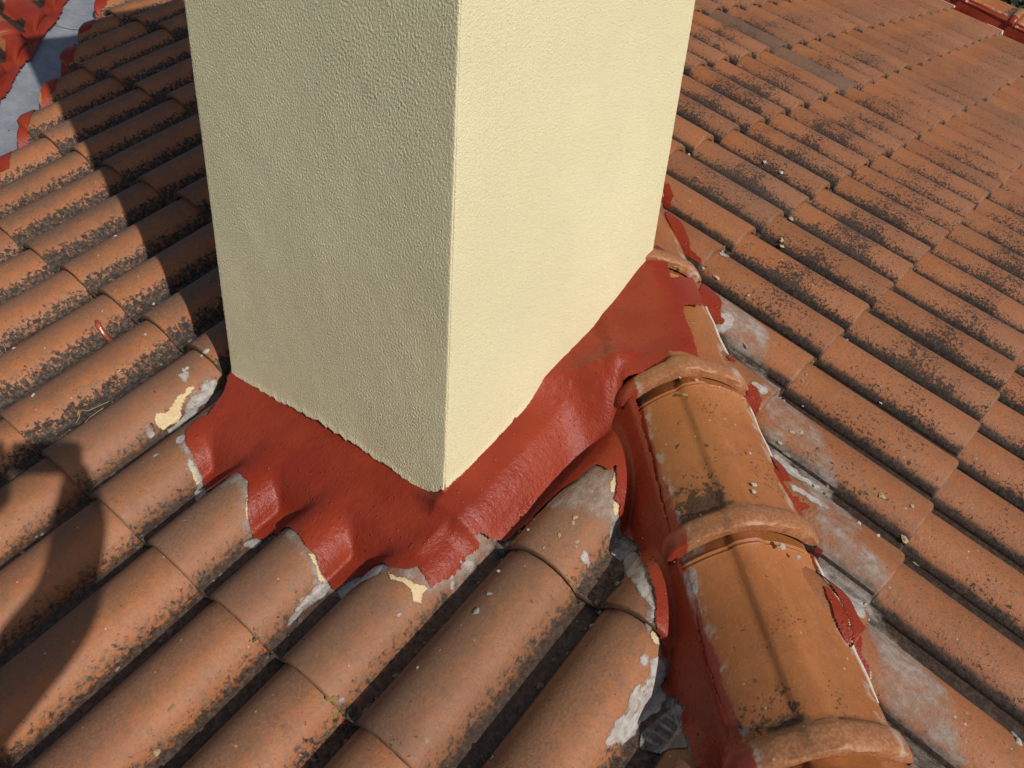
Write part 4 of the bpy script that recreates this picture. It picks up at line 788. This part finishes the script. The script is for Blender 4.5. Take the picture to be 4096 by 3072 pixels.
# ---------------------------------------------------------------- crumbs, droppings, drips, blades of grass
def crumb_mesh(seed, flat):
    r = np.random.default_rng(seed); bm = bmesh.new(); bmesh.ops.create_icosphere(bm, subdivisions=2, radius=1.0)
    a = r.normal(size=(5, 3)); ph = r.uniform(0, 6, 5)
    for v in bm.verts:
        q = np.array(v.co); k = 1 + sum(0.17 * math.sin(2.3 * float(q @ a[i]) + ph[i]) for i in range(5)); k *= r.uniform(0.85, 1.15)
        v.co = v.co * k; v.co.z *= flat
    me = bpy.data.meshes.new('crumb'); bm.to_mesh(me); bm.free(); return me
crumb_lib = {}
WORDS = {'cream': 'cream mortar crumb', 'white': 'white mortar speck', 'grey': 'grey stone chip', 'ochre': 'ochre lichen tuft'}
ORD = ['leftmost', 'second', 'third', 'fourth', 'fifth', 'sixth', 'seventh', 'eighth', 'ninth', 'tenth', 'eleventh', 'twelfth', 'thirteenth', 'fourteenth', 'fifteenth', 'sixteenth', 'seventeenth', 'eighteenth', 'nineteenth', 'twentieth']
crumbs = {}
def crumb(pos, n, size, kind, where, seed):
    key = (kind, seed % 4)
    if key not in crumb_lib:
        crumb_lib[key] = crumb_mesh(seed, 0.45 if kind != 'ochre' else 0.22); crumb_lib[key].materials.append(M_CRUMB[kind])
    nm = {'cream': 'mortar_crumb', 'white': 'mortar_speck', 'grey': 'stone_chip', 'ochre': 'lichen_tuft'}[kind]
    o = bpy.data.objects.new(nm, crumb_lib[key]); COL.objects.link(o)
    q = Vector(n).to_track_quat('Z', 'Y').to_matrix().to_4x4()
    o.matrix_world = Matrix.Translation(Vector(pos)) @ q @ Matrix.Rotation(seed * 1.7, 4, 'Z') @ Matrix.Diagonal((size * (0.9 + 0.5 * ((seed * 37) % 10) / 10), size * 0.8, size, 1))
    crumbs.setdefault((kind, where), []).append((float(np.dot(pos, CAM_R) / np.dot(pos, CAM_F)), o))
k = 0
for u, v, s, kd in CRUMBS['L']:
    k += 1; z = float(left_ground(np.array([u]), np.array([v]))[0]); crumb(LEFT.at(u, v, z), LEFT.n, s * 0.62, kd, 'the tiles in front of the chimney', k)
for u, v, s, kd in CRUMBS['R']:
    k += 1; z = float(right_g(np.array([u]), np.array([v]))[0]); crumb(RIGHT.at(u, v, z), RIGHT.n, s * 0.62, kd, 'the tiles right of the ridge', k)
for s_, al, s, kd in CRUMBS['H']:
    k += 1; h = 0.011 + float(ridge_ground(np.array([s_]))[0]); crumb(HO + HD * al + HS * s_ + HU * h, HU, s * 0.62, kd, 'the clay ridge tiles', k)
for (kind, where), lst in crumbs.items():
    lst.sort(key=lambda q: q[0])
    for i, (_, o) in enumerate(lst):
        word = WORDS[kind]; plural = {'lichen': word + 's'}.get(kind, word + 's')
        sh = where.replace('the tiles in front of the chimney', 'tiles before the chimney').replace('the tiles right of the ridge', 'tiles past the ridge').replace('the clay ridge tiles', 'ridge tiles')
        lab = '%s lying on %s' % (word, where) if len(lst) == 1 else ('%s from left of the %s on %s' % (ORD[i], plural, sh)).replace('leftmost from left of', 'leftmost of')
        if i and i == len(lst) - 1: lab = 'rightmost of the %s on %s' % (plural, where)
        tag(o, lab, {'ochre': 'lichen', 'grey': 'stone chip'}.get(kind, 'crumb'), '%s on %s' % (plural, where))
# a red paint drip on a left-hand tile
P = []
for i, t in enumerate(np.linspace(0, 1, 9)):
    u = 0.600 + 0.085 * t; v = 1.655 + 0.024 * t + 0.003 * math.sin(9 * t)
    P.append(LEFT.at(u, v, float(left_g(np.array([u]), np.array([v]))[0]) + 0.003))
V, F = tube(P, [0.004, 0.0085, 0.0066, 0.0048, 0.0072, 0.0058, 0.0074, 0.0046, 0.0055], 8, 0.3, LEFT.n)
tag(link('paint_drip', mesh_from('paint_drip', V, F), M_DRIP), 'short glossy red brown paint drip on a tile left of the chimney', 'paint drip')
GB = [[(0.855, 1.795), (0.845, 1.826), (0.836, 1.858), (0.854, 1.884)], [(0.924, 1.825), (0.932, 1.863), (0.947, 1.880)], [(0.530, 1.876), (0.450, 1.858), (0.416, 1.841)], [(0.414, 1.856), (0.47, 1.862), (0.514, 1.861)]]
GL = ['long curved dry grass blade in the tile gutter left of the red flashing', 'shorter straight dry grass blade beside the long curved one', 'upper dry grass blade in the gutter at the left picture edge', 'lower dry grass blade in the gutter at the left picture edge']
for g, lab in zip(GB, GL):
    P = []
    for j in range(len(g) - 1):
        for t in np.linspace(0, 1, 6, endpoint=(j == len(g) - 2)):
            u = g[j][0] * (1 - t) + g[j + 1][0] * t; v = g[j][1] * (1 - t) + g[j + 1][1] * t
            P.append(LEFT.at(u, v, float(left_g(np.array([u]), np.array([v]))[0]) + 0.004))
    V, F = tube(P, [0.0011] * (len(P) - 1) + [0.0004], 5, 0.6, LEFT.n)
    tag(link('grass_blade', mesh_from('grass_blade', V, F), M_GRASS_DRY), lab, 'grass blade', 'dry grass blades in the tile gutters')
# pebbly lichen in the left slope's gutters, crumbs of mortar in the row joints
def scatter(name, S, pts, mat, parent, flat, label):
    V, F = [], []; r = np.random.default_rng(len(pts))
    for u, v, z, s in pts:
        c = S.at(u, v, z); b0 = len(V); m = 7; ph = r.uniform(0, 6); el = r.uniform(0.6, 1.3)
        for i in range(m):
            a = ph + 2 * math.pi * i / m; q = s * r.uniform(0.7, 1.2)
            V.append(c + S.a * math.cos(a) * q + S.d * math.sin(a) * q * el)
        for i in range(m): V.append((V[b0 + i] - c) * 0.6 + c + S.n * s * flat)
        V.append(c + S.n * s * flat * 1.15)
        for i in range(m):
            j = (i + 1) % m; F.append((b0 + j, b0 + i, b0 + m + i, b0 + m + j)); F.append((b0 + m + j, b0 + m + i, b0 + 2 * m))
    o = link(name, mesh_from(name, V, F, True), mat, parent); o['kind'] = 'stuff'; return o
pts = []
r = np.random.default_rng(3)
for c in range(-5, 12):
    for _ in range(110 if c <= 6 else 50):
        v = r.uniform(0.9, 2.6); u = c * 0.21 + r.normal(0.030, 0.012)
        if c >= 6 and v < 1.90 and c < 9: continue
        s = abs(r.normal(0, 0.0026)) + 0.0012
        if value_noise((2, 2), (2, 2), int(c * 50 + v * 9) + 500)[0, 0] < -0.25: continue
        pts.append((u, v, float(left_g(np.array([u]), np.array([v]))[0]), s))
scatter('lichen_spots', LEFT, pts, M_LICHEN, slope_left, 0.35, '')
pts = []
for _ in range(420):                                           # moss and grit packed into the near gutters and against the tile ends
    c = int(r.integers(-3, 12)); row = int(r.integers(3, 8)); v = row * LEFT.l - abs(r.normal(0, 0.05)) + 0.004; u = c * 0.21 + r.normal(0.030, 0.013)
    if c >= 6 and v < 1.9 and c < 9: continue
    pts.append((u, v, float(left_g(np.array([u]), np.array([v]))[0]), abs(r.normal(0, 0.0035)) + 0.0016))
scatter('gutter_moss', LEFT, pts, M_MOSS, slope_left, 0.6, '')
for S, tl, g, nm in ((LEFT, tiles_left, left_g, 'l'), (RIGHT, tiles_right, right_g, 'r')):
    pts = []
    for row, c, o in tl:
        near = (S.at(c * S.w, row * S.l) ** 2).sum() ** 0.5
        if near > 5.5: continue
        for _ in range(r.integers(3, 11)):
            u = c * S.w + r.normal(0.014 if nm == 'l' else 0.030, 0.010); v = row * S.l + r.normal(0.004, 0.006)
            pts.append((u, v, float(g(np.array([u]), np.array([v + 0.004]))[0]), abs(r.normal(0, 0.0028)) + 0.0012))
        if nm == 'r' and near < 3.2:                          # pale lime crumbs along the gutters of the right slope
            for _ in range(r.integers(6, 26)):
                u = c * S.w + r.normal(0.012, 0.005); v = row * S.l - r.uniform(0, 1) ** 1.4 * S.l
                pts.append((u, v, float(g(np.array([u]), np.array([v]))[0]), abs(r.normal(0, 0.0012)) + 0.0006))
    scatter('joint_mortar', S, pts, M_MOSS if nm == 'l' else M_MORTAR, slope_left if nm == 'l' else slope_right, 0.7, '')

# ---------------------------------------------------------------- the ground and the trees beyond the verge
M_GROUND = plain('meadow', (0.035, 0.050, 0.018), (0.055, 0.070, 0.028), 0.95, 0.6, 0.02)
g = mesh_from('ground', [(-400, -400, -6.2), (400, -400, -6.2), (400, 400, -6.2), (-400, 400, -6.2)], [(0, 1, 2, 3)], False)
tag(link('ground', g, M_GROUND), 'dark green ground far below the roof', None, None, 'structure')
def leaf_mat():
    m, b = new_mat('leaves'); p = tex_object(); n = noise(p, 1.3, 4); f = noise(p, 9, 3)
    c = mix(step(n, 0.35, 0.65), (0.018, 0.030, 0.013), (0.040, 0.056, 0.024)); c = mix(step(f, 0.5, 0.7) * 0.5, c, (0.055, 0.062, 0.036))
    finish(b, c, 0.7, None, spec=0.3); return m
M_LEAF = leaf_mat(); M_BARK = plain('bark', (0.05, 0.038, 0.028), (0.09, 0.07, 0.05), 0.95, 12, 0.01)
def tree(x, y, top, rad, seed, label):
    r = np.random.default_rng(seed); t = empty('tree', (x, y, -6.2)); tag(t, label, 'tree', 'trees beyond the red verge')
    P = [np.array((x + 0.1 * math.sin(k), y + 0.1 * math.cos(k), -6.2 + k * (top - rad + 6.2) / 5)) for k in range(6)]
    V, F = tube(P, [0.22 - 0.025 * k for k in range(6)], 9, 1, (0, 1, 0)); allV = list(V); allF = list(F)
    for k in range(7):
        a = r.uniform(0, 6.28); e = P[5] + np.array((math.cos(a), math.sin(a), r.uniform(0.1, 0.9))) * rad * 0.75
        V, F = tube([P[4], (P[4] + e) / 2 + r.normal(0, 0.1, 3), e], [0.09, 0.06, 0.02], 6, 1, (0.3, 1, 0.2)); b = len(allV)
        allV += list(V); allF += [tuple(i + b for i in f) for f in F]
    link('trunk', mesh_from('trunk', allV, allF), M_BARK, t, Matrix.Identity(4))
    cl = [np.array((x, y, top - rad)) + r.normal(0, 0.52, 3) * rad for _ in range(26)]
    V, F = [], []
    for _ in range(5200):
        c = cl[r.integers(len(cl))] + r.normal(0, 0.17, 3) * rad; a = r.normal(size=3); a /= np.linalg.norm(a); b_ = np.cross(a, r.normal(size=3)); b_ /= np.linalg.norm(b_)
        s = r.uniform(0.05, 0.10); i = len(V)
        V += [c - a * s, c + b_ * s * 0.45, c + a * s, c - b_ * s * 0.45]; F.append((i, i + 1, i + 2, i + 3))
    link('crown', mesh_from('crown', V, F, False), M_LEAF, t, Matrix.Identity(4))
tree(6.6, 12.2, -0.2, 1.9, 1, 'leftmost dark green tree just past the red verge tiles')
tree(9.0, 13.4, -0.6, 2.0, 2, 'middle dark green tree standing past the red verge tiles')
tree(8.2, 16.8, -0.1, 2.3, 3, 'furthest dark green tree, behind the other two past the verge')
tree(11.8, 13.8, -0.9, 2.0, 4, 'rightmost dark green tree past the red verge tiles')

# ---------------------------------------------------------------- the person holding the camera, whose shadow falls over the lower left tiles
def person():
    m_cloth = plain('dark_cloth', (0.030, 0.036, 0.055), (0.045, 0.052, 0.075), 0.9, 40)
    m_skin = plain('skin', (0.50, 0.30, 0.21), (0.55, 0.34, 0.245), 0.6, 30, 0.0005); m_hair = plain('hair', (0.030, 0.020, 0.014), (0.05, 0.035, 0.022), 0.7, 80)
    fx, fy = -0.015, -0.45                                       # where the person stands
    zf = lambda x, y: float((LEFT.o @ LEFT.n - LEFT.n[0] * x - LEFT.n[1] * y) / LEFT.n[2]) + 0.055
    V, Rr, E = [], [], []
    def add(p, r, parent=None):
        V.append(p); Rr.append(r); i = len(V) - 1
        if parent is not None: E.append((parent, i))
        return i
    pel = add((fx, fy, -0.62), 0.150)
    sp1 = add((fx, fy + 0.01, -0.45), 0.140, pel); sp2 = add((fx, fy + 0.01, -0.26), 0.155, sp1); sp3 = add((fx, fy, -0.13), 0.125, sp2)
    nk = add((fx, fy + 0.02, -0.055), 0.058, sp3); h1 = add((fx, fy + 0.05, 0.035), 0.082, nk); h2 = add((fx, fy + 0.06, 0.115), 0.088, h1); add((fx, fy + 0.045, 0.175), 0.066, h2)
    for sg in (-1, 1):
        sh = add((fx + sg * 0.172, fy, -0.185), 0.074, sp3)
        el = add(((0.168 if sg > 0 else -0.18), fy + 0.24, -0.170), 0.058, sh)
        hx = 0.062 + sg * 0.092
        wr = add((hx + sg * 0.012, -0.095, -0.060), 0.050, el); pm = add((hx + sg * 0.010, -0.050, -0.022), 0.038, wr)
        for k in range(4):
            a = add((hx - sg * 0.004 * k, -0.034 - 0.004 * k, -0.008 + 0.014 * k), 0.009, pm); b = add((hx - sg * (0.024 - 0.004 * k), -0.022, 0.006 + 0.014 * k), 0.0085, a)
        th = add((hx - sg * 0.014, -0.058, -0.012), 0.010, pm); add((hx - sg * 0.034, -0.052, 0.004), 0.009, th)
        hp = add((fx + sg * 0.095, fy, -0.72), 0.105, pel); kn = add((fx + sg * 0.12, fy + 0.05, -1.08), 0.066, hp)
        zz = zf(fx + sg * 0.13, fy - 0.01); an = add((fx + sg * 0.13, fy - 0.01, zz + 0.09), 0.046, kn); add((fx + sg * 0.145, fy + 0.14, zz + 0.045), 0.040, an)
    me = bpy.data.meshes.new('person'); me.from_pydata(V, E, []); me.update()
    o = bpy.data.objects.new('person', me); COL.objects.link(o)
    sk = o.modifiers.new('skin', 'SKIN'); sk.use_smooth_shade = True
    for i, q in enumerate(me.skin_vertices[0].data): q.radius = (Rr[i], Rr[i]); q.use_root = (i == 0)
    ss = o.modifiers.new('sub', 'SUBSURF'); ss.levels = 2; ss.render_levels = 2
    dg = bpy.context.evaluated_depsgraph_get(); dg.update(); full = bpy.data.meshes.new_from_object(o.evaluated_get(dg))
    o.modifiers.clear(); o.data = full; full.materials.clear()
    for mm in (m_cloth, m_skin): full.materials.append(mm)
    for p in full.polygons:
        c = p.center; p.material_index = 1 if (c.z > -0.075 and c.y > -0.6) or (c.y > -0.10 and c.z > -0.12) else 0; p.use_smooth = True
    tag(o, 'person in dark clothes standing on the roof, both arms raised to take the picture', 'person')
    hm = crumb_mesh(77, 1.0); hair = link('hair', hm, m_hair, o); hair.matrix_world = Matrix.Translation((fx, fy + 0.02, 0.150)) @ Matrix.Diagonal((0.088, 0.095, 0.075, 1))
    ph = bpy.data.meshes.new('phone'); bm = bmesh.new(); bmesh.ops.create_cube(bm, size=1.0); bmesh.ops.bevel(bm, geom=bm.edges[:], offset=0.08, segments=2, affect='EDGES'); bm.to_mesh(ph); bm.free()
    q = link('phone', ph, plain('black_glass', (0.01, 0.01, 0.012), (0.014, 0.014, 0.016), 0.2, 10))
    q.matrix_world = cam.matrix_world @ Matrix.Translation((0.066, -0.01, 0.016)) @ Matrix.Diagonal((0.155, 0.072, 0.009, 1))
    tag(q, 'black phone held up in both hands of the person on the roof', 'phone')
person()
